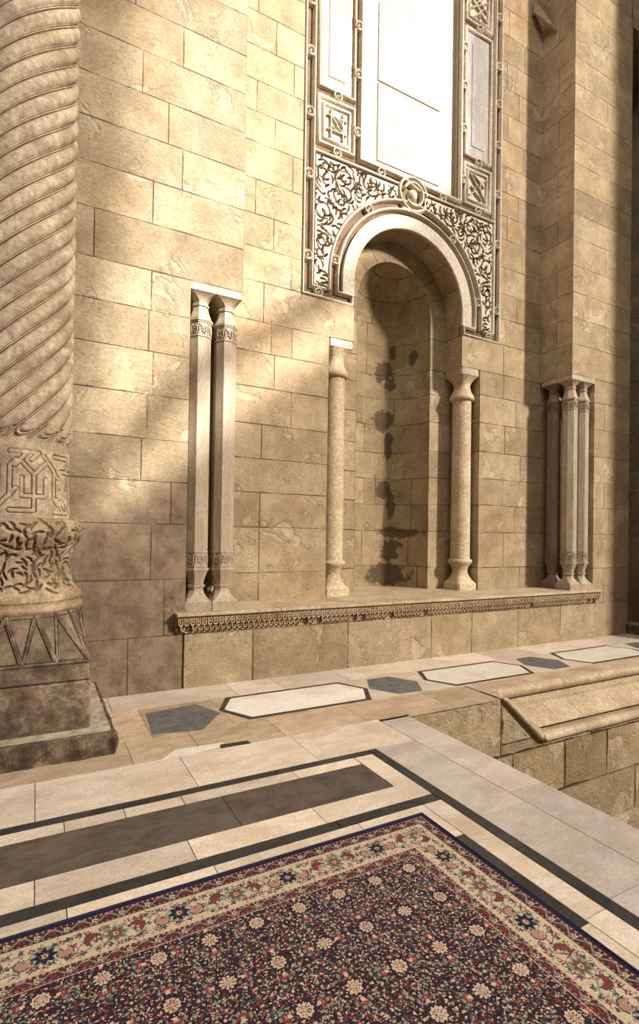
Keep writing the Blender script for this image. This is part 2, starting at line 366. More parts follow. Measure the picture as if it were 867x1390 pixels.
# main wall with the niche opening ------------------------------------------
ZS = 5.07; RA = .98; RB = .68; YB = 6.46
NL, NR = 3.372, 2*XC-3.372                     # notch outer edges
JL, JR = XC-RA, XC+RA                         # jambs
PL, PR, PB = XC-1.79, XC+1.79, 4.715          # carved panel
wf = {2:[1.6,2.42,3.37],1:[1.6,2.42,3.37],3:[1.6,2.42,3.37],7:[1.6,2.59,3.37],8:[1.6,2.54,2.83,3.37],5:[1.6,2.43,3.37],6:[1.6,2.83,3.37],4:[1.6,3.37],9:[1.6,2.43,4.,5.,6.61,7.8]}
def wj(i):
    L = wf.get(i, [1.6, 2.3+.5*((i*5) % 3)/2, 3.37]); Rr = [[6.09,6.62,7.8],[6.09,7.02,7.8],[6.09,6.65,7.8],[6.09,6.9,7.8]][i % 4]
    if i == 9: return L
    return L + [3.38] + Rr if L[-1] < 3.38 else L + Rr
b = MB()
for reg in ((1.652, NL, SH-.03, 4.24), (NR, 7.748, SH-.03, 4.24), (NX1-.002, JL, 4.24, PB), (JR, RX0+.002, 4.24, PB), (NX1-.002, PL, PB, ZT), (PR, RX0+.002, PB, ZT)):
    blocks(b, YF(YW), reg, CRS, wj, 21)
dj = lambda i: [6.07, 6.46]
blocks(b, XF(NL), (YW, YB, SH, 4.24), CRS, dj, 22); blocks(b, XF(NR), (YW, YB, SH, 4.24), CRS, dj, 23)
for X in (JL, JR): blocks(b, XF(X), (YW, YB, 4.24, ZS), CRS, dj, 24)
for a, c in ((NL, JL), (JR, NR)): b.add([(a,YW,4.24),(c,YW,4.24),(c,YB,4.24),(a,YB,4.24)], [(0,1,2,3)])
# face of the second order
for a, c in ((NL, XC-RB), (XC+RB, NR)): blocks(b, YF(YB), (a, c, SH, 4.24), CRS, lambda i: [3.3, XC-RB, XC+RB, 6.2], 25)
for a, c in ((JL, XC-RB), (XC+RB, JR)): blocks(b, YF(YB), (a, c, 4.24, ZS), CRS, lambda i: [3.3, XC-RB, XC+RB, 6.2], 26)
# intrados (depth, arc) and second-order ring, both as voussoirs
vo = [0,.42,.80,1.22,1.62,1.98,2.32,2.72,3.08]
def intr(a, t): return (XC+RA*math.cos(t/RA), YW+a, ZS+RA*math.sin(t/RA))
blocks(b, intr, (0, YB-YW, 0, PI*RA), [k*.385 for k in range(9)], lambda i: [0, .39], 27, seg=.4, step=.05)
def ring(a, t): return (XC+a*math.cos(t), YB, ZS+a*math.sin(t))
blocks(b, ring, (RB, RA, 0, PI), [k*PI/9 for k in range(10)], lambda i: [.5, 1.1], 28, seg=.4, step=.06)
struct(b.build('wall_back', M['wall']))

# apse of the niche
b = MB()
def aps(a, z): return (XC+RB*math.cos(PI-a/RB), YB+RB*math.sin(a/RB), z)
aj = {1:[0,.47,1.45,1.92,2.2],2:[0,.95,1.75,2.2],3:[0,.42,1.35,1.8,2.2],4:[0,.62,.98,1.2,1.8,2.2],5:[0,.55,1.4,2.2],6:[0,.5,.97,2.2],7:[0,.9,1.5,2.2],8:[0,.45,1.35,2.2]}
blocks(b, aps, (0, PI*RB, SH, ZS), CRS, lambda i: aj.get(i, [0,1.0,2.2]), 31, seg=.08)
def dome(a, t):
    c = math.cos(t/RB); return (XC-RB*c*math.cos(a/RB), YB+RB*c*math.sin(a/RB), ZS+RB*math.sin(t/RB))
blocks(b, dome, (0, PI*RB, 0, PI/2*RB), [0,.36,.72,1.1], lambda i: [0,.7,1.5,2.2] if i % 2 else [0,1.1,2.2], 32, seg=.06, step=.05)
struct(b.build('wall_niche', M['apse']))

# ------------------------------------------------------------------ carved panel around the arch
pan_loc = (XC, YW, PB)
pan = thing('carved_panel', 'tall carved marble panel with knotted mouldings framing the arched niche on the wall', 'carved panel', pan_loc)
Y0 = YW+.045
b = MB()
CU, CZ = .87, 6.82
arch = [(JL, PB)] + [(XC-RA*math.cos(t), ZS+RA*math.sin(t)) for t in np.linspace(0, PI, 49)] + [(JR, PB)]
outer = [(PL,PB)] + arch + [(PR,PB),(PR,11.),(XC+CU,11.),(XC+CU,CZ),(XC-CU,CZ),(XC-CU,11.),(PL,11.)]
b.plate(outer, [], lambda x, z: (x, Y0, z))
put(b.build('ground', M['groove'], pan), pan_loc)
# central recess: white marble, set back, with reveals
b = MB(); YR = Y0+.07
b.plate([(XC-CU,CZ),(XC+CU,CZ),(XC+CU,11.),(XC-CU,11.)], [], lambda x, z: (x, YR, z))
for q in (((XC-CU,CZ),(XC-CU,11.)), ((XC+CU,CZ),(XC+CU,11.)), ((XC-CU,CZ),(XC+CU,CZ))):
    (a, c), (d, e) = q; b.add([(a,Y0,c),(a,YR,c),(d,YR,e),(d,Y0,e)], [(0,1,2,3)])
q = b.build('white_slab', M['white_panel'], pan); put(q, pan_loc)
b = MB(); u = .60
for zz in (8.2, 9.35): b.bbox(XC-u+.03, XC+u-.03, YR-.016, YR+.01, zz-1.25, zz-.13, .006)
put(b.build('raised_field', M['white_panel'], pan), pan_loc)
# archivolt
b = MB(); rr0, rr1 = RA, 1.165
rs = []
for t in [None]+list(np.linspace(0, PI, 61))+[None]:
    pass
def arcpts(r, zb, n=61): return [(XC-r, zb)] + [(XC-r*math.cos(t), ZS+r*math.sin(t)) for t in np.linspace(0, PI, n)] + [(XC+r, zb)]
ai, ao = arcpts(RA-.003, 4.872), arcpts(rr1, 4.872)
ys = YW-.004
V = []
for (x0, z0), (x1, z1) in zip(ai, ao): V.append([(x0, Y0, z0), (x0, ys+.006, z0), (x0+(x1-x0)*.05, ys, z0+(z1-z0)*.05), (x1, ys, z1), (x1, Y0, z1)])
b.rings(V, False, False, closed=False)
put(b.build('archivolt', M['panel'], pan), pan_loc)
# mouldings
W1, H1 = .056, .066
def both(fn):
    for s in (-1, 1): fn(lambda u: XC+s*u, s)
b = MB()
def ribs(X, s):
    b.rib([(X(1.008), 4.865), (X(1.008), 4.742), (X(1.765), 4.742), (X(1.765), 11.0)], W1, H1, Y0)
    b.rib([(X(1.245), 5.07), (X(1.245), 4.865), (X(1.0), 4.865)], .05, H1, Y0)
    b.rib([(X(1.43), 4.865), (X(1.632), 4.865), (X(1.632), 11.0)], W1, H1, Y0)
both(ribs)
b.rib(arcpts(1.245, 5.07)[1:-1], .055, H1+.004, Y0)
b.rib(arcpts(1.37, 4.865), .055, H1+.004, Y0)
b.rib([(XC-1.632, 6.655), (XC-.27, 6.655)], W1, H1, Y0); b.rib([(XC+.27, 6.655), (XC+1.632, 6.655)], W1, H1, Y0)
b.rib([(XC-.915, 11.), (XC-.915, 6.775), (XC-.20, 6.775)], W1, H1, Y0); b.rib([(XC+.20, 6.775), (XC+.915, 6.775), (XC+.915, 11.)], W1, H1, Y0)
bandm = put(b.build('band_moulding', M['panel'], pan), pan_loc)
def frame(X, z0, z1, nm, inner=True):
    b = MB(); b.rib([(X(1.01),z0),(X(1.55),z0),(X(1.55),z1),(X(1.01),z1)], .05, .046, Y0, closed=True)
    return put(b.build(nm, M['panel'], pan), pan_loc)
def loops(b, cx, cz, sc, pts_list, w=.03):
    for P in pts_list: b.rib([(cx+x*sc, cz+z*sc) for x, z in P], w, .038, Y0-.004, n=5)
def panels(X, s):
    for (z0, z1) in ((6.80, 7.43), (9.68, 10.31)):
        fo = frame(X, z0, z1, 'square_frame'); cz = (z0+z1)/2; cx = X(1.28)
        b = MB(); b.plate([(cx-.245,cz-.285),(cx+.245,cz-.285),(cx+.245,cz+.285),(cx-.245,cz+.285)], [], lambda x, z: (x, Y0-.002, z))
        b.rib([(cx-.20,cz-.235),(cx+.20,cz-.235),(cx+.20,cz+.235),(cx-.20,cz+.235)], .035, .04, Y0, closed=True, n=5)
        K = .15
        if z0 < 8 and s < 0:
            L = [[(-1,-.62),(1,-.62)],[(-1,.62),(1,.62)],[(-.62,-1.2),(-.62,1.2)],[(.62,-1.2),(.62,1.2)],[(-.62,.62),(.0,.1),(.0,-.1),(.62,-.62)],[(-.1,.62),(.5,.3),(.55,0)],[(.1,-.62),(-.5,-.3),(-.55,0)]]
        elif z0 < 8:
            L = [[(-1.1,1.2),(-.2,.2),(.3,-.1),(1.1,-1.2)],[(1.1,1.1),(.4,.55),(.35,0)],[(-1.1,-1.1),(-.4,-.5),(-.35,0)],[(-.9,-.1),(-.2,-.75),(.6,-1.2)],[(.9,.2),(.2,.75),(-.6,1.2)]]
        else:
            L = [[(-1.1,1.3),(1.1,-.3)],[(-1.1,.3),(1.1,-1.3)],[(-1.1,-.6),(1.1,.9)],[(0,1.3),(0,.4)],[(0,-.4),(0,-1.3)],[(-.6,-1.3),(.6,0)],[(-.6,0),(.6,1.3)]]
        loops(b, cx, cz, K, L)
        b.build('knot_tile', M['panel'], fo)
    fo = frame(X, 7.555, 9.555, 'rectangle_frame')
    b = MB(); cx = X(1.28); b.bbox(cx-.235, cx+.235, Y0-.006, Y0+.02, 7.59, 9.52, .004)
    b.bbox(cx-.13, cx+.13, Y0-.016, Y0, 7.74, 9.37, .008)
    b.build('inset_slab', M['veined'] if s > 0 else M['white_panel'], fo)
both(panels)
# knots tying the ribs
def knot(x, z, ang=0., r=.047):
    b = MB(); c, s_ = math.cos(ang), math.sin(ang)
    rot = lambda p: (x+p[0]*c-p[1]*s_, z+p[0]*s_+p[1]*c)
    b.rib([rot((r*1.15*math.cos(t), r*1.25*math.sin(t))) for t in np.linspace(.3, 2*PI+.3, 20)], .028, .064, Y0, n=5)
    b.rib([rot(p) for p in ((-.058,.12),(-.062,.055),(-.02,.03),(.03,.06))], .022, .056, Y0, n=5)
    b.rib([rot(p) for p in ((.058,-.12),(.062,-.055),(.02,-.03),(-.03,-.06))], .022, .056, Y0, n=5)
    b.rib([rot((.012*math.cos(t), .012*math.sin(t))) for t in np.linspace(0, 2*PI, 8)], .022, .055, Y0, n=5)
    b.build('knot', M['panel'], bandm)
for s in (-1, 1):
    for z in (10.01, 9.21, 7.93, 7.13, 6.32, 5.25, 8.6): knot(XC+s*1.698, z)
    for z in (7.93, 7.13, 9.21, 10.01, 8.6): knot(XC+s*.965, z)
    for z in (7.493, 6.73, 9.618): knot(XC+s*1.28, z, PI/2)
    knot(XC+s*.56, 6.715, PI/2); knot(XC+s*1.53, 4.80, PI/2, .04)
for t in (.17, .95, PI-.17, PI-.95): knot(XC+1.308*math.cos(t), ZS+1.308*math.sin(t), t)
# volute at the crown
b = MB(); vz = 6.575
def circ(r, a0, a1, n=40, dx=0, dz=0): return [(XC+dx+r*math.cos(t), vz+dz+r*math.sin(t)) for t in np.linspace(a0, a1, n)]
b.rib(circ(.245, .15, 2*PI-.4), .06, .075, Y0); b.rib(circ(.165, -2.4, PI*.9), .055, .085, Y0)
b.rib([(XC+.245*math.cos(-.4), vz+.245*math.sin(-.4)), (XC+.20, vz-.16), (XC+.10, vz-.21), (XC-.05, vz-.245), (XC-.2, vz-.25)], .06, .07, Y0)
b.rib([(XC-.30, 6.77), (XC-.16, 6.76), (XC, 6.70), (XC+.13, 6.66), (XC+.3, 6.655)], .055, .07, Y0)
R_ = []
for k in range(7):
    t = k/6*PI/2; R_.append([(XC+.085*math.cos(t)*math.cos(p), Y0-.09*math.sin(t), vz+.085*math.cos(t)*math.sin(p)) for p in np.linspace(0, 2*PI, 20, endpoint=False)])
b.rings(R_, False, True)
put(b.build('volute', M['panel'], pan), pan_loc)

# carved relief as a height field ------------------------------------------------
def comma_strokes(xs, zs, inside, n, centers, rad=.045, ln=(.10,.19), wd=.0085, seed=1):
    """returns groove mask (0..1) on grid xs x zs made of leaf-like comma cuts swirling about centres"""
    rr = random.Random(seed); G = np.zeros((len(zs), len(xs)), np.float32); pts = []
    dx = xs[1]-xs[0]; dz = zs[1]-zs[0]; tries = 0
    while len(pts) < n and tries < n*60:
        tries += 1
        x = rr.uniform(xs[0], xs[-1]); z = rr.uniform(zs[0], zs[-1])
        if not inside(x, z) or any((x-p)**2+(z-q)**2 < rad**2 for p, q in pts): continue
        pts.append((x, z)); c = min(centers, key=lambda c: (c[0]-x)**2+(c[1]-z)**2)
        a = math.atan2(z-c[1], x-c[0]) + PI/2*c[2] + rr.uniform(-.7, .7); L = rr.uniform(*ln); cur = c[2]*rr.uniform(6, 16)*(1 if rr.random() > .25 else -1)
        px, pz = x, z; N_ = 14
        for k in range(N_):
            w = wd*(.35+1.2*math.sin(PI*min(1, (k+.6)/N_)**.7))
            i0, i1 = int((px-w*2-xs[0])/dx), int((px+w*2-xs[0])/dx)+2; j0, j1 = int((pz-w*2-zs[0])/dz), int((pz+w*2-zs[0])/dz)+2
            i0 = max(i0, 0); j0 = max(j0, 0)
            if i0 < i1 and j0 < j1 and i0 < len(xs) and j0 < len(zs):
                X, Z = np.meshgrid(xs[i0:i1], zs[j0:j1]); d = np.hypot(X-px, Z-pz)
                g = np.clip(1.5-d/w, 0, 1); G[j0:j1, i0:i1] = np.maximum(G[j0:j1, i0:i1], g)
            px += math.cos(a)*L/N_; pz += math.sin(a)*L/N_; a += cur*L/N_
    return G
def in_sp(u, z): return u < 1.575 and z > 4.93 and z < 6.60 and (u*u+(z-ZS)**2 > 1.43**2 if z > ZS else u > 1.43)
for s in (-1, 1):
    st = .0072; xs = np.arange(.22, 1.60, st); zs = np.arange(4.90, 6.62, st)
    G = comma_strokes(xs, zs, in_sp, 170, [(1.40,6.35,1),(1.15,6.45,-1),(1.45,5.95,-1),(1.5,5.5,1),(.8,6.5,1),(1.5,5.15,-1),(1.25,6.15,1)], .053, seed=5, wd=.0068)
    XX, ZZ = np.meshgrid(xs, zs)
    ins = (XX < 1.605) & (ZZ < 6.63) & np.where(ZZ > ZS, XX**2+(ZZ-ZS)**2 > 1.39**2, XX > 1.39)
    b = MB(); nx = len(xs)
    verts = np.stack([XC+s*XX, (Y0-.040)+G*.040, ZZ], -1).reshape(-1, 3)
    fc = [(j*nx+i, j*nx+i+1, (j+1)*nx+i+1, (j+1)*nx+i) for j in range(len(zs)-1) for i in range(nx-1) if ins[j, i] and ins[j+1, i+1] and ins[j, i+1] and ins[j+1, i]]
    used = sorted({i for f in fc for i in f}); mp = {i: k for k, i in enumerate(used)}
    b.add(verts[used], [tuple(mp[i] for i in f) for f in fc], False)
    for k, f in enumerate(fc): b.mi[k] = 1 if G.ravel()[f[0]] > .7 else 0
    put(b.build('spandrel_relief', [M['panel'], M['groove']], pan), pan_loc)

# ------------------------------------------------------------------ colonettes
def octring(cx, cy, z, a, c):
    c = c*a; p = [(a,a-c),(a-c,a),(-(a-c),a),(-a,a-c),(-a,-(a-c)),(-(a-c),-a),(a-c,-a),(a,-(a-c))]
    return [(cx+x, cy+y, z) for x, y in p]
OC = .586
def colonette(cx, cy, label, group, dark=False, mat=None):
    loc = (cx, cy, SH); mt = mat or M['colonette']
    t = thing('octagonal_colonette', label, 'column', loc, group)
    def part(nm, secs, m_=mt, par=None):
        b = MB(); b.rings([octring(cx, cy, z, a, c) for z, a, c in secs]); o = b.build(nm, m_, par or t)
        return o if par else put(o, loc)
    def bell(z0, z1, up=True):
        S = []
        for k in range(9):
            q = k/8; a = .140-.065*(1-(1-q)**2.2); S.append((z0+(z1-z0)*q, a, .02+(OC-.02)*min(1, q*1.4)))
        return S if z1 > z0 else S[::-1]
    part('base', [(SH, .140, .02), (.877, .140, .02)] + bell(.877, 1.03)[1:] + [(1.031,.088,OC),(1.055,.088,OC),(1.056,.075,OC),(1.12,.088,OC),(1.205,.117,OC),(1.21,.126,OC),(1.235,.126,OC),(1.236,.115,OC)])
    shaft = part('shaft', [(1.236,.112,OC),(3.86,.110,OC)])
    capi = part('capital', [(3.86,.115,OC),(3.861,.126,OC),(3.886,.126,OC),(3.89,.115,OC),(3.97,.088,OC),(4.03,.076,OC),(4.031,.088,OC),(4.052,.088,OC)] + bell(4.162, 4.052))
    part('abacus', [(4.162,.141,.001),(4.24,.141,.001)], M['abacus'], capi)
    for z0, z1 in ((1.255, 1.405), (3.70, 3.85)):         # carved band: raised borders and a small interlaced motif on each face
        b = MB()
        for z in (z0, z1): b.rings([octring(cx, cy, z-.006, .118, OC), octring(cx, cy, z+.006, .118, OC)])
        for k in range(8):
            th = k*PI/4; n = (math.cos(th), math.sin(th)); q = (-n[1], n[0]); zc = (z0+z1)/2
            def P(u, v, h=.1165): return (cx+n[0]*h+q[0]*u, cy+n[1]*h+q[1]*u, zc+v)
            for pl in ([(-.035,-.05),(-.01,-.015),(.03,-.05)], [(-.035,.05),(.0,.01),(.035,.05)], [(-.036,-.03),(-.036,.03)], [(.036,-.03),(.036,.03)], [(-.02,0),(.02,.0)]):
                b.tube([P(*w) for w in pl], .0052, 5)
        b.build('carved_band', mt, shaft)
    return t
colonette(1.794, 5.592, 'octagonal marble colonette at the corner of the left pier, right one of its pair', 'paired colonettes of the left pier')
colonette(1.509, 5.592, 'octagonal marble colonette recessed in the left pier, left one of its pair', 'paired colonettes of the left pier')
colonette(1.794, 5.884, 'marble colonette behind the corner one of the left pier, showing only as a dark sliver', 'paired colonettes of the left pier')
colonette(7.606, 5.592, 'octagonal colonette standing at the corner of the right pier, middle of the cluster of three', 'clustered colonettes of the right pier')
colonette(7.892, 5.592, 'slim octagonal colonette nearest the right edge, rightmost of the cluster of three', 'clustered colonettes of the right pier')
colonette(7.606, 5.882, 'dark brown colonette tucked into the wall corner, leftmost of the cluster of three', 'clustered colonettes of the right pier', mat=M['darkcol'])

def sqround(cx, cy, z, a, t, n=48):
    out = []
    for k in range(n):
        th = 2*PI*(k+.5)/n; c, s = math.cos(th), math.sin(th); q = a/max(abs(c), abs(s)); r = q*(1-t)+a*t; out.append((cx+r*c, cy+r*s, z))
    return out
def roundcol(cx, cy, label):
    loc = (cx, cy, SH); t = thing('round_column', label, 'column', loc, 'round columns flanking the niche'); m_ = M['roundcol']
    def part(nm, secs, mat=m_, sm=True):
        b = MB(); b.rings([sqround(cx, cy, z, a, q) for z, a, q in secs], smooth=sm); o = put(b.build(nm, mat, t), loc)
        return o
    part('plinth', [(SH,.188,0),(.885,.188,0)], sm=False)
    part('base', [(.885,.186,.0),(.90,.178,.15),(.94,.158,.5),(1.0,.135,.85),(1.05,.122,1),(1.10,.119,1),(1.15,.135,1),(1.18,.160,1),(1.20,.180,1),(1.225,.188,1),(1.25,.186,1),(1.262,.170,1),(1.265,.155,1)])
    part('shaft', [(1.265,.153,1),(1.30,.152,1),(2.5,.150,1),(3.76,.146,1)])
    part('capital', [(3.755,.146,1),(3.757,.172,1),(3.775,.190,1),(3.80,.193,1),(3.825,.186,1),(3.86,.165,1),(3.91,.140,1),(3.97,.126,1),(4.01,.124,.9),(4.06,.138,.6),(4.10,.160,.3),(4.135,.186,.0)])
    part('abacus', [(4.135,.189,0),(4.24,.189,0)], M['abacus'], False)
roundcol(3.565, 6.262, 'round tan stone column at the left side of the arched niche')
roundcol(2*XC-3.565, 6.262, 'round tan stone column at the right side of the arched niche')

# ------------------------------------------------------------------ bench with shelf and frieze
bl = (4.7, 5.6, 0)
bench = thing('stone_bench', 'long stone bench below the niche with a carved toothed frieze under its top', 'bench', bl)
b = MB(); bjoint = [1.0,2.11,3.335,4.63,5.35,6.26,7.205,8.21,9.]
blocks(b, YF(5.428), (1.94, 8.13, -.02, .60), [-.05,.56,.62], lambda i: bjoint, 41)
blocks(b, YF(5.428), (1.36, 1.94, -.02, .60), [-.05,.56,.62], lambda i: bjoint, 41)
put(b.build('block_front', M['bench'], bench), bl)
b = MB(); SL, SR = 1.255, 8.10
for x0, x1, dy in ((SL, 2.40, 0), (2.404, 4.1, .006), (4.103, 6.2, .002), (6.203, SR, .004)):
    b.bbox(x0, x1, 5.325+dy, 5.60, .752, SH, .006)
for x0, x1 in ((1.94, 3.3), (3.303, 4.7), (4.703, 6.1), (6.103, 7.75)): b.bbox(x0, x1, 5.602, 6.458, .757, SH-.001, .002)
b.box(1.37, 1.95, 5.59, 6.06, .75, SH-.001); b.box(7.46, 8.02, 5.59, 6.06, .75, SH-.001)
b.box(4.0, 5.5, 6.461, 7.2, .757, SH-.0012); b.box(4.0, 5.5, 6.44, 6.48, .75, SH-.003)
put(b.build('shelf_top', M['shelf'], bench), bl)
b = MB()
prof = [(5.345,.752),(5.350,.735),(5.378,.728),(5.385,.66),(5.405,.655),(5.410,.60),(5.428,.585),(5.44,.565),(5.46,.565)]
b.rings([[(SL+.012, y, z) for y, z in prof]] + [[(SR-.012, y, z) for y, z in prof]], False, False, 1, closed=False)
for X in (SL+.012, SR-.012): b.add([(X, y, z) for y, z in prof]+[(X, 5.46, .752)], [list(range(len(prof)+1))])
def tooth(x, yb, zt, w, h, d):
    # pointed leaf: rim + hollow
    o = []; c = []
    for k in range(9):
        t = PI*k/8; o.append((x-w*.5*math.cos(t), zt-h*.45-h*.55*math.sin(t)**.8))
    top = [(x-w*.5, zt), (x+w*.5, zt)]
    P = [top[0]] + o + [top[1]]
    n = len(P); cx, cz = x, zt-h*.45
    ins = [(cx+(p-cx)*.62, cz+(q-cz)*.68) for p, q in P]; kn = [(cx+(p-cx)*.25, cz+(q-cz)*.25) for p, q in P]
    R4 = [[(p, yb+.01, q) for p, q in P], [(p, yb-d, q) for p, q in P], [(p, yb-d, q) for p, q in ins], [(p, yb-d*.3, q) for p, q in ins], [(p, yb-d*.9, q) for p, q in kn]]
    b.rings(R4, False)
    b.add(R4[-1], [list(range(n))])
nt = 112; pit = (SR-SL-.03)/nt
for k in range(nt):
    x = SL+.015+pit*(k+.5)
    if rng.random() > .02: tooth(x, 5.380, .732, pit*.84, .078, .034)
    if rng.random() > .05: tooth(x+pit/2, 5.406, .660, pit*.8, .066, .026)
put(b.build('toothed_frieze', [M['frieze'], M['groove']], bench), bl)

# ------------------------------------------------------------------ big twisted column
def relief_lathe(cx, cy, zs, rad, n, disp=None, caps=False):
    """zs list, rad(z)->r, disp array [len(zs), n] inward offset"""
    th = np.linspace(0, 2*PI, n, endpoint=False); R3 = []
    for j, z in enumerate(zs):
        r = rad(z) - (disp[j] if disp is not None else 0)
        R3.append(np.stack([cx+r*np.cos(th), cy+r*np.sin(th), np.full(n, z)], -1).tolist())
    return R3
def interp(tab): a = np.array(tab); return lambda z: np.interp(z, a[:, 0], a[:, 1])
def strap(xs, zs, lines, w, g, per):
    X, Z = np.meshgrid(xs, zs); D = np.full(X.shape, 9., np.float32)
    for P in lines:
        for (x0, z0), (x1, z1) in zip(P[:-1], P[1:]):
            for o in (-per, 0, per):
                a, c = x0+o, x1+o; dx, dz = c-a, z1-z0; t = np.clip(((X-a)*dx+(Z-z0)*dz)/(dx*dx+dz*dz+1e-9), 0, 1)
                D = np.minimum(D, np.hypot(X-(a+t*dx), Z-(z0+t*dz)))
    return np.clip(1-np.abs(D-w)/g, 0, 1)
def groove_faces(b, G):
    g = G.ravel()
    for k, f in enumerate(b.f[:len(b.f)-2]):
        if g[f[0]] > .6: b.mi[k] = 1
def big_column(cx, cy, label, full=True):
    loc = (cx, cy, 0); t = thing('twisted_column', label, 'column', loc, 'large twisted columns')
    n = 480 if full else 160
    # shaft with 16 spiral ribs
    nr = 16*(16 if full else 8); th = np.linspace(0, 2*PI, n, endpoint=False)
    zz = np.concatenate([np.arange(2.27, 2.42, .006), np.arange(2.42, 12.0, .035)]) if full else np.arange(2.27, 12.0, .06)
    ph = (np.arange(nr)/nr*16) % 1
    a_ = np.abs(ph-.41)/.41; h = np.where(ph < .82, .034*np.sqrt(np.clip(1-a_**2.2, 0, 1)), 0) + np.where(ph >= .82, .016*(1-np.clip(np.abs(ph-.91)/.07, 0, 1)**2), 0)
    Rg = []
    for z in zz:
        tt = np.arange(nr)/nr*2*PI + (z-2.3)/.40
        end = 2.40-.085*np.sqrt(np.clip(1-((ph-.41)/.41)**2, 0, 1)); on_ = np.clip((z-end)/.012, 0, 1); rim = np.exp(-((z-end+.014)/.009)**2)*(ph < .82)
        r = .388+h*on_+.03*rim
        Rg.append(np.stack([cx+r*np.cos(tt), cy+r*np.sin(tt), np.full(nr, z)], -1).tolist())
    b = MB(); b.rings(Rg, True, True)
    for k in range(len(b.f)-2):
        if k % 16 in (13, 15): b.mi[k] = 1
    put(b.build('spiral_shaft', [M['bigcol'], M['engraved']], t), loc)
    # collar with strapwork
    zc = np.linspace(1.685, 2.27, 90 if full else 20); per = 2*PI*.41/4; xs = th*.41; 
    c0, c1 = 1.725, 2.185; H = c1-c0
    A = [[(.25,.04),(.25,.62)],[(.12,.56),(.12,.28),(.38,.28),(.38,.56)],[(.25,.62),(.10,.84)],[(.25,.62),(.40,.84)],[(0,.97),(.30,.97),(.22,.86)],
         [(.36,.93),(.56,.60)],[(.50,.72),(.50,.25),(.56,.16)],[(.0,.05),(.22,.05)],[(.05,.75),(.16,.95)]]
    A += [[((x+.5) % 1.5, 1-z) for x, z in P] for P in A]
    lines = [[(x*per, c0+z*H) for x, z in P] for P in A]
    G = strap(xs % per, zc, lines, .016, .0055, per)
    b = MB(); b.rings(relief_lathe(cx, cy, zc, interp([(1.6,.412),(2.2,.405),(2.27,.400)]), n, G*.016), True, True); groove_faces(b, G)
    put(b.build('strapwork_collar', [M['bigcol'], M['engraved']], t), loc)
    # bulging carved base
    tab = [(1.0,.505),(1.02,.52),(1.045,.52),(1.05,.50),(1.075,.50),(1.09,.512),(1.12,.508),(1.135,.492),(1.16,.47),(1.20,.447),(1.28,.428),(1.36,.423),(1.42,.432),(1.47,.455),(1.52,.495),(1.56,.52),(1.60,.530),(1.64,.524),(1.67,.500),(1.69,.465),(1.70,.42)]
    zb = np.linspace(1.0, 1.70, 150 if full else 40); G = np.zeros((len(zb), n), np.float32)
    if full:
        xs = th*.45; cs = [(k*.22, 1.26+.1*(k % 2), 1 if k % 2 else -1) for k in range(14)] + [(k*.2+.1, 1.56, 1 if k % 2 else -1) for k in range(16)]
        G = comma_strokes(xs, zb, lambda x, z: z > 1.17 and z < 1.67, 560, cs, .036, (.05,.10), .0068, 9)
    b = MB(); b.rings(relief_lathe(cx, cy, zb, interp(tab), n, G*.020), True, True); groove_faces(b, G)
    put(b.build('carved_base', [M['basecol'], M['engraved']], t), loc)
    # dado of triangles from square to round
    w = .54; m = 20; bot = []; top = []
    for k in range(m):
        s_, f = divmod(k, 5); u = -w+2*w*f/5
        bot.append([(u,-w),(w,u),(-u,w),(-w,-u)][s_])
    for k in range(m):
        a = math.atan2(bot[k][1], bot[k][0]); c = math.atan2(bot[(k+1) % m][1], bot[(k+1) % m][0])
        if c < a-PI: c += 2*PI
        q = (a+c)/2; top.append((.508*math.cos(q), .508*math.sin(q)))
    B = [(cx+x, cy+y, .655) for x, y in bot]; T = [(cx+x, cy+y, 1.0) for x, y in top]
    b = MB(); b.add(B+T, [(k, (k+1) % m, m+k) for k in range(m)] + [((k+1) % m, m+(k+1) % m, m+k) for k in range(m)])
    b.add(T, [list(range(m))])
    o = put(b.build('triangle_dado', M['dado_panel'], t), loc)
    b = MB()
    V3 = lambda p: Vector(p)
    for k in range(m):
        for tri in ((B[k], B[(k+1) % m], T[k]), (B[(k+1) % m], T[(k+1) % m], T[k])):
            c = sum((V3(p) for p in tri), Vector())/3
            outv = Vector((c.x-cx, c.y-cy, 0)).normalized()*.006
            P = [V3(p)+(c-V3(p))*.17+outv for p in tri]
            b.tube(P, .0075, 6, closed=True)
        b.tube([V3(B[k]), V3(T[k])], .012, 6); b.tube([V3(B[(k+1) % m]), V3(T[k])], .012, 6)
        b.tube([V3(B[k]), V3(B[(k+1) % m])], .012, 6)
    put(b.build('triangle_frame', M['dado'], t), loc)
    b = MB(); b.bbox(cx-w, cx+w, cy-w, cy+w, .515, .662, .012); b.bbox(cx-w-.012, cx+w+.012, cy-w-.012, cy+w+.012, .15, .512, .014)
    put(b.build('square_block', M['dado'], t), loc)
    b = MB()
    S = .712; ny = 60; nx = 60
    # worn plinth slab, a little uneven along its edges
    rr = random.Random(4); nxs = 70
    def prof_(x): return .012*math.sin(x*17)+.008*math.sin(x*41+1)
    for side in range(4):
        a = side*PI/2; ca, sa = math.cos(a), math.sin(a)
        Rg = []
        for i in range(nxs+1):
            u = -S+2*S*i/nxs; e = prof_(u+side*3) if 0 < i < nxs else 0
            ln = []
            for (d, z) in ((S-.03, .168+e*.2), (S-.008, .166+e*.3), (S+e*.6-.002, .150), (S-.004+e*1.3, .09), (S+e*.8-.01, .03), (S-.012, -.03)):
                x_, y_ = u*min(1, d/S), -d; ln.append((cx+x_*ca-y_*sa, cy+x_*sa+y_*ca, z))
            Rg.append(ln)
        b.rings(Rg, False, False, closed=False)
    k = S-.03
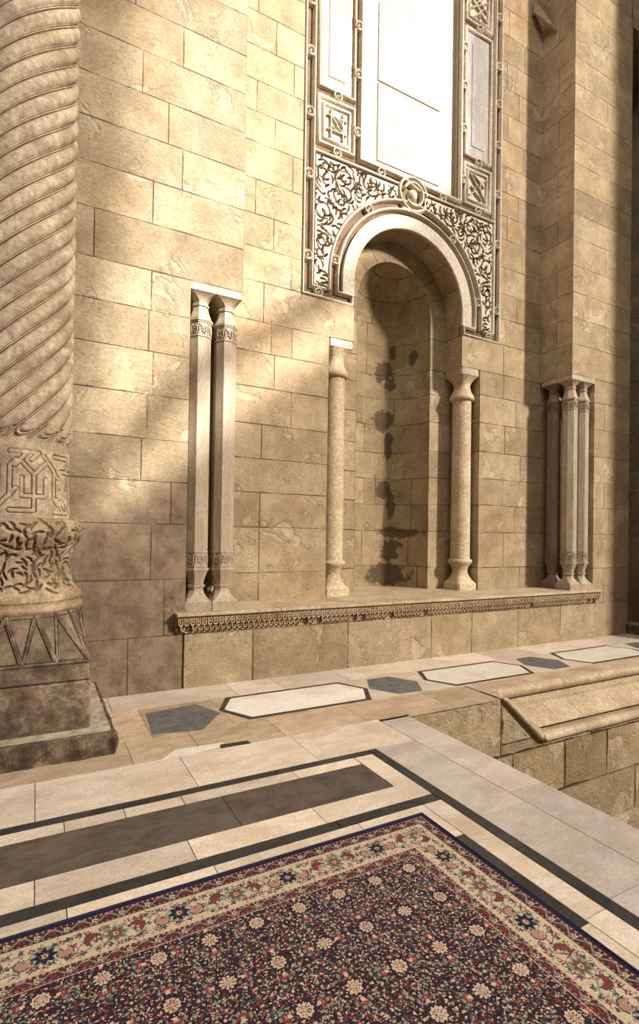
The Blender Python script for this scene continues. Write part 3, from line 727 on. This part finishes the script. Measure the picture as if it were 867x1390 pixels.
    b.add([(cx-k,cy-k,.168),(cx+k,cy-k,.168),(cx+k,cy+k,.168),(cx-k,cy+k,.168)], [(0,1,2,3)], mi=1)
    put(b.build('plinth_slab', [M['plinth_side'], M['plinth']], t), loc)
big_column(-.18, 4.74, 'huge stone column with spiral ribs, carved base and mossy plinth at the left edge')
big_column(2*XC+.18, 4.74, 'shadowed column at the far right edge, only the pale corner of its plinth in view', False)

# ------------------------------------------------------------------ floor
tiles = {}
def tile(mat, poly, z=0., gap=.0018, t=None):
    mb = tiles.setdefault(mat, MB()); n = len(poly); c = (sum(p[0] for p in poly)/n, sum(p[1] for p in poly)/n)
    P = []
    for x, y in poly:
        d = math.hypot(x-c[0], y-c[1]); k = 1-gap*1.4/d if d else 1; P.append((c[0]+(x-c[0])*k, c[1]+(y-c[1])*k))
    zz = z+random.uniform(-.0006, .0006); t1, t2 = (random.random(), random.random()) if t is None else t
    top = [(x, y, zz) for x, y in P]; bot = [(x, y, zz-.01) for x, y in P]
    ar = sum(P[i-1][0]*P[i][1]-P[i][0]*P[i-1][1] for i in range(n))
    if ar < 0: top.reverse(); bot.reverse()
    F_ = [list(range(n))]+[(i, n+i, n+(i+1) % n, (i+1) % n) for i in range(n)]
    q = (9, 9, 99, 99, t1, t2); mb.add(top+bot, F_, uv=[[q]*len(f) for f in F_])
def rect(mat, x0, x1, y0, y1, **k): tile(mat, [(x0,y0),(x1,y0),(x1,y1),(x0,y1)], **k)
def row(mat, xs, y0, y1):
    for a, c in zip(xs[:-1], xs[1:]): rect(mat, a, c, y0, y1)
def colm(mat, ys, x0, x1):
    for a, c in zip(ys[:-1], ys[1:]): rect(mat, x0, x1, a, c)
def splits(a, c, lo, hi, seed):
    rr = random.Random(seed); L = [a]
    while L[-1] < c-hi: L.append(L[-1]+rr.uniform(lo, hi))
    return L+[c]
# outer grey marble strips beside the drop
colm('grey', [-3.,-1.2,.4,1.15,2.35,3.30,3.75], 2.652, 2.955)
colm('grey', [-3.,-1.0,.6,1.45,2.22,3.29], 2.278, 2.648)
# tan / cream slabs north of the black frame
row('cream', [-2.6,-1.2,.02,.93,1.80,2.648], 3.293, 3.80)
# black outer strip
colm('black', [-3.,-.6,.9,1.9,2.8,3.29], 2.205, 2.275); row('black', [-2.6,-1,.3,1.45,2.202], 3.222, 3.288)
# cream frame
row('cream', [-2.6,-1.,.16,.47,.80,1.55,2.04], 3.112, 3.218); colm('cream', [2.56,2.85,3.218], 2.045, 2.20)
row('slate', [-2.6,-.6,1.02,2.04], 2.742, 3.108)
row('cream', [-2.6,-1.1,.02,.72,1.45,2.20], 2.558, 2.738)
row('black', [-2.6,-1.3,.10,.62,1.5,2.20], 2.478, 2.554)
colm('cream', [-3.,-.7,.55,1.42,2.10,2.474], 2.062, 2.20)
row('cream', [-2.6,-1.2,.14,.78,1.6,2.06], 2.18, 2.474)
colm('black', [1.40,1.75,2.13], 1.985, 2.058); colm('cream', [-3.,-.8,.6,1.40], 1.985, 2.058); rect('cream', 1.985, 2.058, 2.133, 2.18)
colm('cream', [-3.,-1.5,0,1.,2.176], 1.2, 1.98)
for x in (-2.6, -1.4, -.1): colm('cream', [-3.,-1.6,.1,1.2,2.176], x, x+1.298)
# walkway along the wall
row('tan', [-2.6,-1.0,.62,1.10,1.78,2.55,3.02], 3.803, 4.24); rect('tan', 2.96, 3.5, 3.74, 3.80); rect('tan', 3.5, 4.08, 3.74, 4.24)
rect('tan', 3.02, 3.5, 3.803, 4.24)
row('tan', [4.10,4.9,5.45,6.1,6.9,7.6,8.4,9.3,10.6], 4.03, 4.24)
row('tan', [-2.6,-1.0,.83,1.5,2.2,2.95,3.7,4.4,5.3,6.1,7.0,7.8,8.6,9.6,10.6], 4.243, 4.97)
row('cream', [-2.6,-.8,.62,1.8,2.3,3.1,3.9,4.6,5.4,6.2,7.1,7.9,8.8,10.6], 4.973, 5.44)
rect('tan', 9.0, 10.6, 5.44, 7.6)
HX = [(.835,1.478),(3.10,3.74),(5.46,6.1),(7.85,8.5)]
def hexa(x0, x1, y0, y1, tip): ym = (y0+y1)/2; return [(x0, ym), (x0+tip, y0), (x1-tip, y0), (x1, ym), (x1-tip, y1), (x0+tip, y1)]
tile('hexdark', [(.835,4.30),(1.22,4.22),(1.478,4.56),(1.34,4.89),(.875,4.83)], .0015)
for x0, x1 in ((3.09,3.84),(5.42,6.18),(7.78,8.55)): tile('cream', [(x0-.16,4.285),(x1+.16,4.285),(x1+.16,4.955),(x0-.16,4.955)], .0006)
for x0, x1 in HX[1:]: tile('hexdark', hexa(x0, x1, 4.31, 4.91, .17), .0015)
for x0, x1 in ((1.478,3.09),(3.84,5.42),(6.18,7.78),(8.55,10.1)):
    tile('black', hexa(x0, x1, 4.285, 4.955, .17), .0012); tile('white', hexa(x0+.055, x1-.055, 4.335, 4.905, .155), .0028, 0)
    tile('tan', hexa(x0+.7, x0+.704, 4.335, 4.905, .0), .0032, 0)
for x0 in (1.48,3.09,3.79,5.43,6.13,7.80): 
    for s in (0, 1):
        y = 4.30 if s == 0 else 4.94; ym = 4.62
        pass
tile('white', [(.80,3.79),(1.22,3.815),(1.30,3.90),(.93,3.93)], .0012)
tile('black', [(1.235,3.80),(1.475,3.79),(1.47,3.855),(1.25,3.87)], .0016)
fl = None
b = MB(); b.box(-2.6, 2.953, -3., 3.79, -.12, -.006); b.box(-2.6, 4.06, 3.76, 7.6, -.12, -.006); b.box(4.08, 10.6, 4.04, 7.6, -.12, -.006)
fl = struct(b.build('floor', M['mortar']))
names = {'grey':'grey_slabs','cream':'cream_slabs','tan':'worn_slabs','black':'black_inlay','slate':'dark_granite_inlay','hexdark':'dark_hexagon_inlay','white':'white_marble_inlay'}
for k, mb in tiles.items(): o = mb.build(names[k], M[k], fl)

# moulded sill over the lower wall -------------------------------------------------
sl = (6.5, 4.0, 0)
sill = thing('moulded_sill', 'stepped stone moulding along the walkway edge above the rough lower wall', 'stone moulding', sl)
def sweepx(b, prof, x0s, x1, sm=False, cap=True):
    A_ = [(x0, y, z) for x0, (y, z) in zip(x0s, prof)]; B_ = [(x1, y, z) for y, z in prof]
    b.rings([A_, B_], False, sm, closed=False)
    if cap: b.add(A_, [list(range(len(A_)))])
def xst(z): return 4.12+(-z)*1.05               # raking left end
segs = [4.0,5.35,6.0,6.9,7.9,9.2,10.6]
b = MB()
pr = [(4.06,-.003),(4.02,-.002),(3.985,-.012),(3.965,-.035),(3.962,-.06),(3.975,-.09),(4.0,-.115),(4.03,-.13),(4.05,-.13)]
for k, (a, c) in enumerate(zip(segs[:-1], segs[1:])):
    sweepx(b, pr, [max(a+.003, 4.12) if k else 4.12+(.2*(-z)) for y, z in pr], c-.003, True)
    if not k: b.add([(4.12, 3.735, -.002), (4.12, 4.06, -.002), (4.30, 3.985, -.012), (4.12, 3.735, -.03), (4.36, 3.96, -.06)], [(0,2,1),(0,4,2)])
put(b.build('rounded_edge', M['sill'], sill), sl)
b = MB()
pr = [(4.08,-.128),(4.06,-.135),(4.04,-.16),(4.01,-.195),(3.955,-.208)]
sweepx(b, pr, [xst(z) for y, z in pr], 10.6)
pr = [(3.955,-.206),(3.72,-.345)]
band = [4.0,4.95,5.35,6.05,6.62,7.3,8.2,9.1,10.6]
for k, (a, c) in enumerate(zip(band[:-1], band[1:])):
    x0 = [xst(z)+.07*i for i, (y, z) in enumerate(pr)] if k == 0 else [a+.003]*2
    P2 = pr+[(3.72,-.357),(3.76,-.37)]; xx = x0+[x0[-1], x0[-1]]
    sweepx(b, P2, xx, c-.003, False)
    if k == 0: b.add([(x0[0],3.955,-.206),(x0[1],3.72,-.345),(x0[1]-.1,3.80,-.35),(x0[0]-.07,3.98,-.2)], [(0,1,2,3)])
    b.add([(c-.003,3.955,-.206),(c-.003,3.72,-.345),(c-.003,3.8,-.37)], [(0,1,2)])
pr = [(3.76,-.368),(3.83,-.372),(3.83,-.408),(3.73,-.415),(3.70,-.418)]
sweepx(b, pr, [xst(z) for y, z in pr], 10.6)
b.add([(4.10,3.735,0),(4.10,4.06,0),(4.62,4.06,-.5),(4.66,3.735,-.5)], [(0,1,2,3)])
put(b.build('sloped_band', M['sill'], sill), sl)
b = MB()
tp = [(3.735,-.412),(3.70,-.415),(3.672,-.43),(3.66,-.46),(3.668,-.49),(3.69,-.508),(3.735,-.512)]
ts = [4.0,5.15,5.35,7.0,8.6,10.6]
for k, (a, c) in enumerate(zip(ts[:-1], ts[1:])):
    sweepx(b, tp, [4.66+(.04 if z < -.46 else 0) for y, z in tp] if k == 0 else [a+.002]*len(tp), c-.002, True)
b.tube([(4.69,3.71,-.462),(4.65,3.71,-.455),(4.13,3.715,-.005),(4.10,3.72,.0)], [.036,.036,.026,.018], 10)
b.tube([(4.66,3.735,-.40),(4.20,3.75,-.02)], [.02,.014], 8)
put(b.build('round_moulding', M['sill'], sill), sl)

# lower wall below walkway, and the pit
b = MB()
LC = [-3.6,-2.6,-2.1,-1.62,-1.09,-.575,-.002]
lj = {5:[2.9,4.085,4.7,5.5,6.6,7.7,9,10.6],4:[2.9,3.45,4.27,5.065,5.80,6.9,7.8,9,10.6],3:[2.9,4.2,4.93,6.35,7.4,8.5,10.6],2:[2.9,4.6,5.9,7.2,8.7,10.6]}
J5 = lambda i: lj.get(i, [2.9,4.,5.3,6.6,8,9.3,10.6])
blocks(b, YF(3.735), (2.9, 4.105, -.575, -.002), LC, J5, 51)
blocks(b, YF(3.737), (4.105, 10.6, -.575, -.45), LC, J5, 51)
b.add([(4.105,3.737,-.002),(4.105,3.737,-.46),(4.64,3.737,-.46)], [(0,1,2)], uv=[[(0.,.5,9,9,.5,.9),(0.,.1,9,9,.5,.9),(.5,.1,9,9,.5,.9)]])
blocks(b, YF(3.745), (2.9, 10.6, -1.62, -.575), LC, J5, 52)
blocks(b, YF(3.60), (2.9, 10.6, -3.6, -1.62), LC, J5, 53)
b.add([(2.9,3.60,-1.62),(10.6,3.60,-1.62),(10.6,3.75,-1.60),(2.9,3.75,-1.60)], [(0,1,2,3)], uv=[[(.5,.5,9,9,.5,.9)]*4])
blocks(b, XF(2.952), (-3., 3.75, -3.6, -.01), LC, lambda i: [-3.,-1.8+.3*(i % 2),-.6,.5+.2*(i % 2),1.7,2.9,3.75], 54)
struct(b.build('wall_lower', M['rubble']))
b = MB(); b.box(2.9, 14., -3., 3.65, -3.7, -3.6); struct(b.build('floor_lower', M['mortar']))

# doorway beyond the right pier: dark passage, its back wall and lintel
b = MB()
blocks(b, YF(7.6), (8.9, 12., -.05, ZT), CRS, lambda i: [8.9, 9.8+.3*(i % 2), 12.], 61)
blocks(b, XF(10.35), (YP, 7.6, -.05, ZT), CRS, lambda i: [5.4, 6.4, 7.6], 62, flip=True)
blocks(b, YF(YP), (10.35, 14., -.05, ZT), CRS, lambda i: [10.35, 11.4+.3*(i % 2), 12.6, 14.], 63)
blocks(b, YF(YP-.02), (8.95, 10.4, 10.52, ZT), CRS, lambda i: [8.95, 9.7, 10.4], 64)
b.add([(8.99,YP-.02,10.52),(10.4,YP-.02,10.52),(10.4,7.6,10.52),(8.99,7.6,10.52)], [(0,1,2,3)])
struct(b.build('wall_doorway', M['rpier']))

b = MB()
blocks(b, YF(3.2), (9.8, 14., -3.6, ZT), CRS2 if 0 else [-3.6,-3.,-2.4,-1.8,-1.2,-.6]+CRS, lambda i: [9.8, 10.8+.3*(i % 2), 12., 14.], 71)
blocks(b, XF(9.8), (3.2, 5.45, -3.6, ZT), [-3.6,-3.,-2.4,-1.8,-1.2,-.6]+CRS, lambda i: [3.2, 4.1+.3*(i % 2), 5.45], 72, flip=True)
struct(b.build('wall_shadow_caster', M['rpier']))  # added out of view to throw the shadow onto the right pier

# tilted board in the upper corner -----------------------------------------------
b = MB()
P0 = [Vector(p) for p in ((7.20,6.05,10.62),(7.16,6.04,10.40),(7.44,5.80,10.02),(7.52,5.86,10.12))]
nn = (P0[1]-P0[0]).cross(P0[3]-P0[0]).normalized()*.035
b.add(P0+[p+nn for p in P0], [(0,1,2,3),(4,7,6,5),(0,4,5,1),(1,5,6,2),(2,6,7,3),(3,7,4,0)])
bd = b.build('tilted_board', M['wood']); tag(bd, 'small tilted wedge-like board stuck high in the corner of wall and right pier', 'board')

# ------------------------------------------------------------------ rug
RX, RY, RX2, RY2 = 1.98, 2.385, -1.75, -1.6
def axis(hi, lo, fine_to, s=.0052):
    a = list(np.arange(hi, fine_to, -s)); a += list(np.linspace(fine_to, lo, 70)); return np.array(sorted(set(np.round(a, 5))))
gx = axis(RX, RX2, -.75); gy = axis(RY, RY2, .72)
xc = (gx[:-1]+gx[1:])/2; yc = (gy[:-1]+gy[1:])/2
X, Y = np.meshgrid(xc, yc); dR = RX-X; dT = RY-Y; dL = X-RX2; dB = Y-RY2
side = (np.minimum(dR, dL) < np.minimum(dT, dB)); d = np.minimum(np.minimum(dR, dL), np.minimum(dT, dB)); sA = np.where(side, Y-RY, X-RX)
NAVY=(.012,.012,.03); PLUM=(.030,.014,.022); RED=(.16,.03,.035); CREAM=(.42,.34,.24); GREEN=(.17,.19,.145); PINK=(.32,.165,.13); TEAL=(.03,.06,.055); BRN=(.12,.06,.045)
C = np.zeros(X.shape+(3,)); C[:] = PLUM
def paint(mk, c): C[mk] = c
def dist(px, py, cx, cy): return np.hypot(px-cx, py-cy)
# field: lattice of rosettes, crescent leaves and small blossoms
def field():
    Tx, Ty = .195, .22; X_, Y_ = X-1.60+Tx/2, Y-2.015+Ty/2
    i = np.floor(X_/Tx); j = np.floor(Y_/Ty); fx_ = X_-(i+.5)*Tx; fy_ = Y_-(j+.5)*Ty; r = np.hypot(fx_, fy_); a = np.arctan2(fy_, fx_)
    par = ((i+j) % 2 == 0)
    gx_ = np.abs(fx_)/Tx*2; gy_ = np.abs(fy_)/Ty*2
    q = np.abs(gx_+gy_-1.12+.10*np.sin(a*8)); paint((q < .05), GREEN)
    q = np.abs(np.maximum(gx_, gy_)-.93); paint((q < .035), TEAL)
    r4 = np.hypot(np.abs(fx_)-Tx/2, np.abs(fy_)-Ty/2); paint(np.abs(r4-.034-.005*np.cos(4*a)) < .003, RED)
    for (T2, ox, oy, cols, rad) in ((.031,0,0,(CREAM,RED),.0062),(.033,.0165,.0165,(PINK,PLUM),.0068),(.043,.01,.03,(RED,CREAM),.0085),(.027,.02,.01,(CREAM,NAVY),.0042),(.036,.005,.02,(GREEN,CREAM),.0072),(.051,.02,.005,(NAVY,CREAM),.0115),(.023,.011,.003,(BRN,BRN),.0045)):
        ii = np.floor((X+ox)/T2); jj = np.floor((Y+oy)/T2)
        hx = np.modf(np.abs(np.sin(ii*12.9898+jj*78.233+T2*900)*43758.5453))[0]; hy = np.modf(np.abs(np.sin(ii*39.3+jj*11.1)*12543.1))[0]
        cx = (ii+.5+.5*(hx-.5))*T2-ox; cy = (jj+.5+.5*(hy-.5))*T2-oy
        ang = np.arctan2(Y-cy, X-cx); rr_ = dist(X, Y, cx, cy); pet = rad*(1+.35*np.cos(5*ang+hx*6))
        paint((rr_ < pet*1.4) & (rr_ > pet) & (hx > .35), PLUM); paint((rr_ < pet) & (hx > .12), cols[0]); paint((rr_ < pet*.45) & (hx > .12), cols[1])
    for sx, sy in ((1,0),(-1,0),(0,1),(0,-1)):
        m_ = par if sx else ~par
        cx, cy = sx*.056, sy*.056; r1 = dist(fx_, fy_, cx, cy); r2 = dist(fx_, fy_, cx*.55, cy*.55)
        paint(m_ & (r1 < .040) & (r2 > .029), PLUM); paint(m_ & (r1 < .037) & (r2 > .032) & (np.cos(a*22) > -.5), GREEN); paint(m_ & (r1 < .026) & (r2 > .034), RED); paint(m_ & (r1 < .016) & (r2 > .036), PINK); paint(m_ & (r1 < .008), CREAM)
    pet = .029*(1+.12*np.cos(10*a)); paint(r < pet*1.3, PLUM); paint(r < pet, CREAM); paint((r < .022) & (r > .012) & (np.cos(10*a+PI) > .1), BRN); paint(r < .011, PINK); paint(r < .005, CREAM)
field()
inb = d < .306; paint(inb, PLUM)
def guard(lo, hi, bg, seed):
    g = (d >= lo) & (d < hi); t = (d-lo)/(hi-lo); P_ = .052; s = sA/P_; k = np.floor(s); f = s-k
    v = .5+.28*np.sin(2*PI*s/2); paint(g, bg); paint(g & (np.abs(t-v) < .07), GREEN)
    e = np.hypot((f-.5)*P_, (t-.5)*(hi-lo)); an = np.arctan2((t-.5), (f-.5)); paint(g & (e < .011*(1+.3*np.cos(5*an))) & (k % 2 == 0), CREAM); paint(g & (e < .011) & (k % 2 == 1), RED); paint(g & (e < .004), NAVY)
    s3 = sA/.021; f3 = s3-np.floor(s3); paint(g & ((np.abs(t-.14) < .07) | (np.abs(t-.86) < .07)) & (f3 < .45), PINK)
guard(.022, .084, (.05,.018,.025), 1); guard(.248, .300, (.07,.022,.028), 2)
mb_ = (d >= .090) & (d < .242); paint(mb_, CREAM)
P_ = .25; s = np.where(side, sA+.371, sA+.926)/P_+.5; k = np.floor(s); f = (s-k-.5)*P_; t = d-.166; an = np.arctan2(t, f); r = np.hypot(f, t)
vn = .045*np.sin(2*PI*s*1.0+PI/2); paint(mb_ & (np.abs(t-vn) < .0042), GREEN); vn2 = .040*np.sin(2*PI*s*2); paint(mb_ & (np.abs(t+vn2) < .003), BRN)
h1 = (np.floor(sA/.05)*12.989); 
for (T2, o, rad, c1, c2) in ((.05,0,.011,RED,CREAM),(.05,.025,.010,TEAL,RED),(.033,.01,.006,GREEN,PINK),(.041,.02,.006,PINK,NAVY)):
    ii = np.floor((sA+o)/T2); jj = np.floor(t/T2+.5); hx = np.modf(np.abs(np.sin(ii*12.98+jj*78.2+o*99)*43758.5))[0]; cx = (ii+.5+.4*(hx-.5))*T2-o; cy = jj*T2+.3*(hx-.5)*T2
    rr_ = np.hypot(sA-cx, t-cy); aa = np.arctan2(t-cy, sA-cx); pt = rad*(1+.4*np.cos(4*aa+hx*9)); paint(mb_ & (rr_ < pt) & (hx > .25), c1); paint(mb_ & (rr_ < pt*.4) & (hx > .25), c2)
for sg in (1, -1):
    r1 = np.hypot(f-sg*.070, t-.01); r2 = np.hypot(f-sg*.058, t+.012); paint(mb_ & (k % 2 == 0) & (r1 < .026) & (r2 > .020), PINK); paint(mb_ & (k % 2 == 0) & (np.abs(r1-.030) < .003) & (r2 > .022), TEAL)
    r1 = np.hypot(f-sg*.082, t+.006); r2 = np.hypot(f-sg*.066, t-.012); paint(mb_ & (k % 2 == 1) & (r1 < .034) & (r2 > .026), RED); paint(mb_ & (k % 2 == 1) & (r1 < .034) & (r1 > .028) & (r2 > .026), TEAL)
pt = .036*(1+.22*np.cos(8*an)); paint(mb_ & (r < pt*1.18), GREEN); paint(mb_ & (r < pt) & (k % 2 == 0), NAVY); paint(mb_ & (r < pt*.85) & (k % 2 == 1), BRN);  paint(mb_ & (r < .020) & (np.cos(8*an) > 0), BRN); paint(mb_ & (r < .011), CREAM); paint(mb_ & (r < .006), RED)
paint((d >= .084) & (d < .090), (.42,.33,.22)); paint((d >= .242) & (d < .248), (.42,.33,.22))
s4 = sA/.0145; paint((d >= .300) & (d < .307), PINK); paint((d >= .300) & (d < .307) & (s4-np.floor(s4) < .4), CREAM)
paint(d < .022, NAVY)
C = C*(1+.22*(rng.random(C.shape[:2])[..., None]-.5))
nx, ny = len(gx), len(gy)
VX, VY = np.meshgrid(gx, gy); VZ = np.full(VX.shape, .0105)+.0012*np.sin(VX*9)*np.sin(VY*7); VZ[0,:]=VZ[-1,:]=.0065; VZ[:,0]=VZ[:,-1]=.0065
verts = np.stack([VX, VY, VZ], -1).reshape(-1, 3)
ii, jj = np.meshgrid(np.arange(nx-1), np.arange(ny-1)); q = (jj*nx+ii).ravel(); faces = np.stack([q, q+1, q+nx+1, q+nx], -1)
me = bpy.data.meshes.new('rug'); me.vertices.add(len(verts)); me.vertices.foreach_set('co', verts.ravel())
me.loops.add(faces.size); me.loops.foreach_set('vertex_index', faces.ravel()); me.polygons.add(len(faces)); me.polygons.foreach_set('loop_start', np.arange(len(faces))*4)
me.update(calc_edges=True)
ca = me.attributes.new('pile', 'FLOAT_COLOR', 'FACE'); ca.data.foreach_set('color', np.concatenate([C.reshape(-1, 3), np.ones((len(faces), 1))], 1).ravel().astype(np.float32))
N = NT('rug_pile', .95, .1); at = N.t.nodes.new('ShaderNodeAttribute'); at.attribute_name = 'pile'
fz = N.noise(260, 2, .6); kk = N.mr(fz, .25, .75, .75, 1.2); N.bump(fz, .003, .6)
me.materials.append(N.done(N.mix(1., at.outputs['Color'], N.comb(kk, kk, kk), 'MULTIPLY')))
rl = (RX2, RY2, 0)
rug = thing('patterned_rug', 'floral rug in plum, red and cream with navy edge on the marble floor', 'rug', (.1, .4, 0))
o = bpy.data.objects.new('pile', me); COL.objects.link(o); o.parent = rug; put(o, (.1, .4, 0))
b = MB()
for P in ([(RX2,RY,.007),(RX,RY,.007)], [(RX,RY,.007),(RX,RY2,.007)], [(RX,RY2,.007),(RX2,RY2,.007)], [(RX2,RY2,.007),(RX2,RY,.007)]): b.tube(P, .0075, 8)
put(b.build('bound_edge', plain('navy_binding', (.012,.013,.035), .9, 0, .002), rug), (.1, .4, 0))

# ------------------------------------------------------------------ light
AX, AZ = .65, .60                        # direction of the light: (-AX, 1, -AZ)
YG = -30.0; DT = YW-YG
def gp(x, z): return (x+AX*DT, z+AZ*DT)   # back-projection of a spot on the main wall onto the added sun mask
b = MB()
o1 = [gp(*p) for p in ((.05,1.95),(.28,2.29),(.91,3.07),(2.31,4.22),(2.96,4.72),(5.28,6.78),(5.75,7.20),(5.75,11.5),(.55,11.5),(.36,5.0))]
o2 = [gp(*p) for p in ((.10,1.25),(1.0,2.05),(2.4,3.25),(3.3,3.95),(3.95,4.35),(4.0,4.95),(3.30,4.50),(2.86,4.20),(2.22,3.70),(.92,2.52),(.56,2.13),(.10,1.62))]
b.plate([(-12,-3.7),(62,-3.7),(62,48),(-12,48)], [o1, o2], lambda x, z: (x, YG, z))  # added wall behind the camera, openings shaped to cast the sun patches
gm = plain('sun_mask_stone', (.42,.32,.21), .9)
struct(b.build('wall_sun_mask', gm))
d = Vector((-AX, 1, -AZ)).normalized()
def lamp(kind, name, energy, col, loc, **kw):
    L = bpy.data.lights.new(name, kind); L.energy = energy; L.color = col
    for k, v in kw.items(): setattr(L, k, v)
    o = bpy.data.objects.new(name, L); COL.objects.link(o); o.location = loc; o.rotation_euler = (-Vector(kw.get('dirv', d)) if 0 else -d).to_track_quat('Z', 'Y').to_euler(); return o
lamp('SUN', 'sun', 8.8, (1., .955, .88), (12, -5, 12), angle=math.radians(.5))
tgt = Vector((4.9, 5.8, 3.2)); pos = Vector((28.6, -29.0, 3.2+.6*34.5))
lo = lamp('AREA', 'high_window_light', 34000, (1., .915, .81), pos, shape='RECTANGLE', size=3.2, size_y=4.5)
sk = lamp('AREA', 'courtyard_skylight', 620, (1., .94, .86), (2.8, .2, 13.5), shape='RECTANGLE', size=7, size_y=6); sk.rotation_euler = (0, 0, 0)
w = bpy.data.worlds.new('world'); SC.world = w; w.use_nodes = True
bg = w.node_tree.nodes['Background']; bg.inputs[0].default_value = (1., .87, .72, 1); bg.inputs[1].default_value = .16
vs = SC.view_settings; vs.view_transform = 'Standard'; vs.look = 'None'; vs.gamma = 1; vs.use_curve_mapping = False; vs.exposure = .27
SC.cycles.use_denoising = True
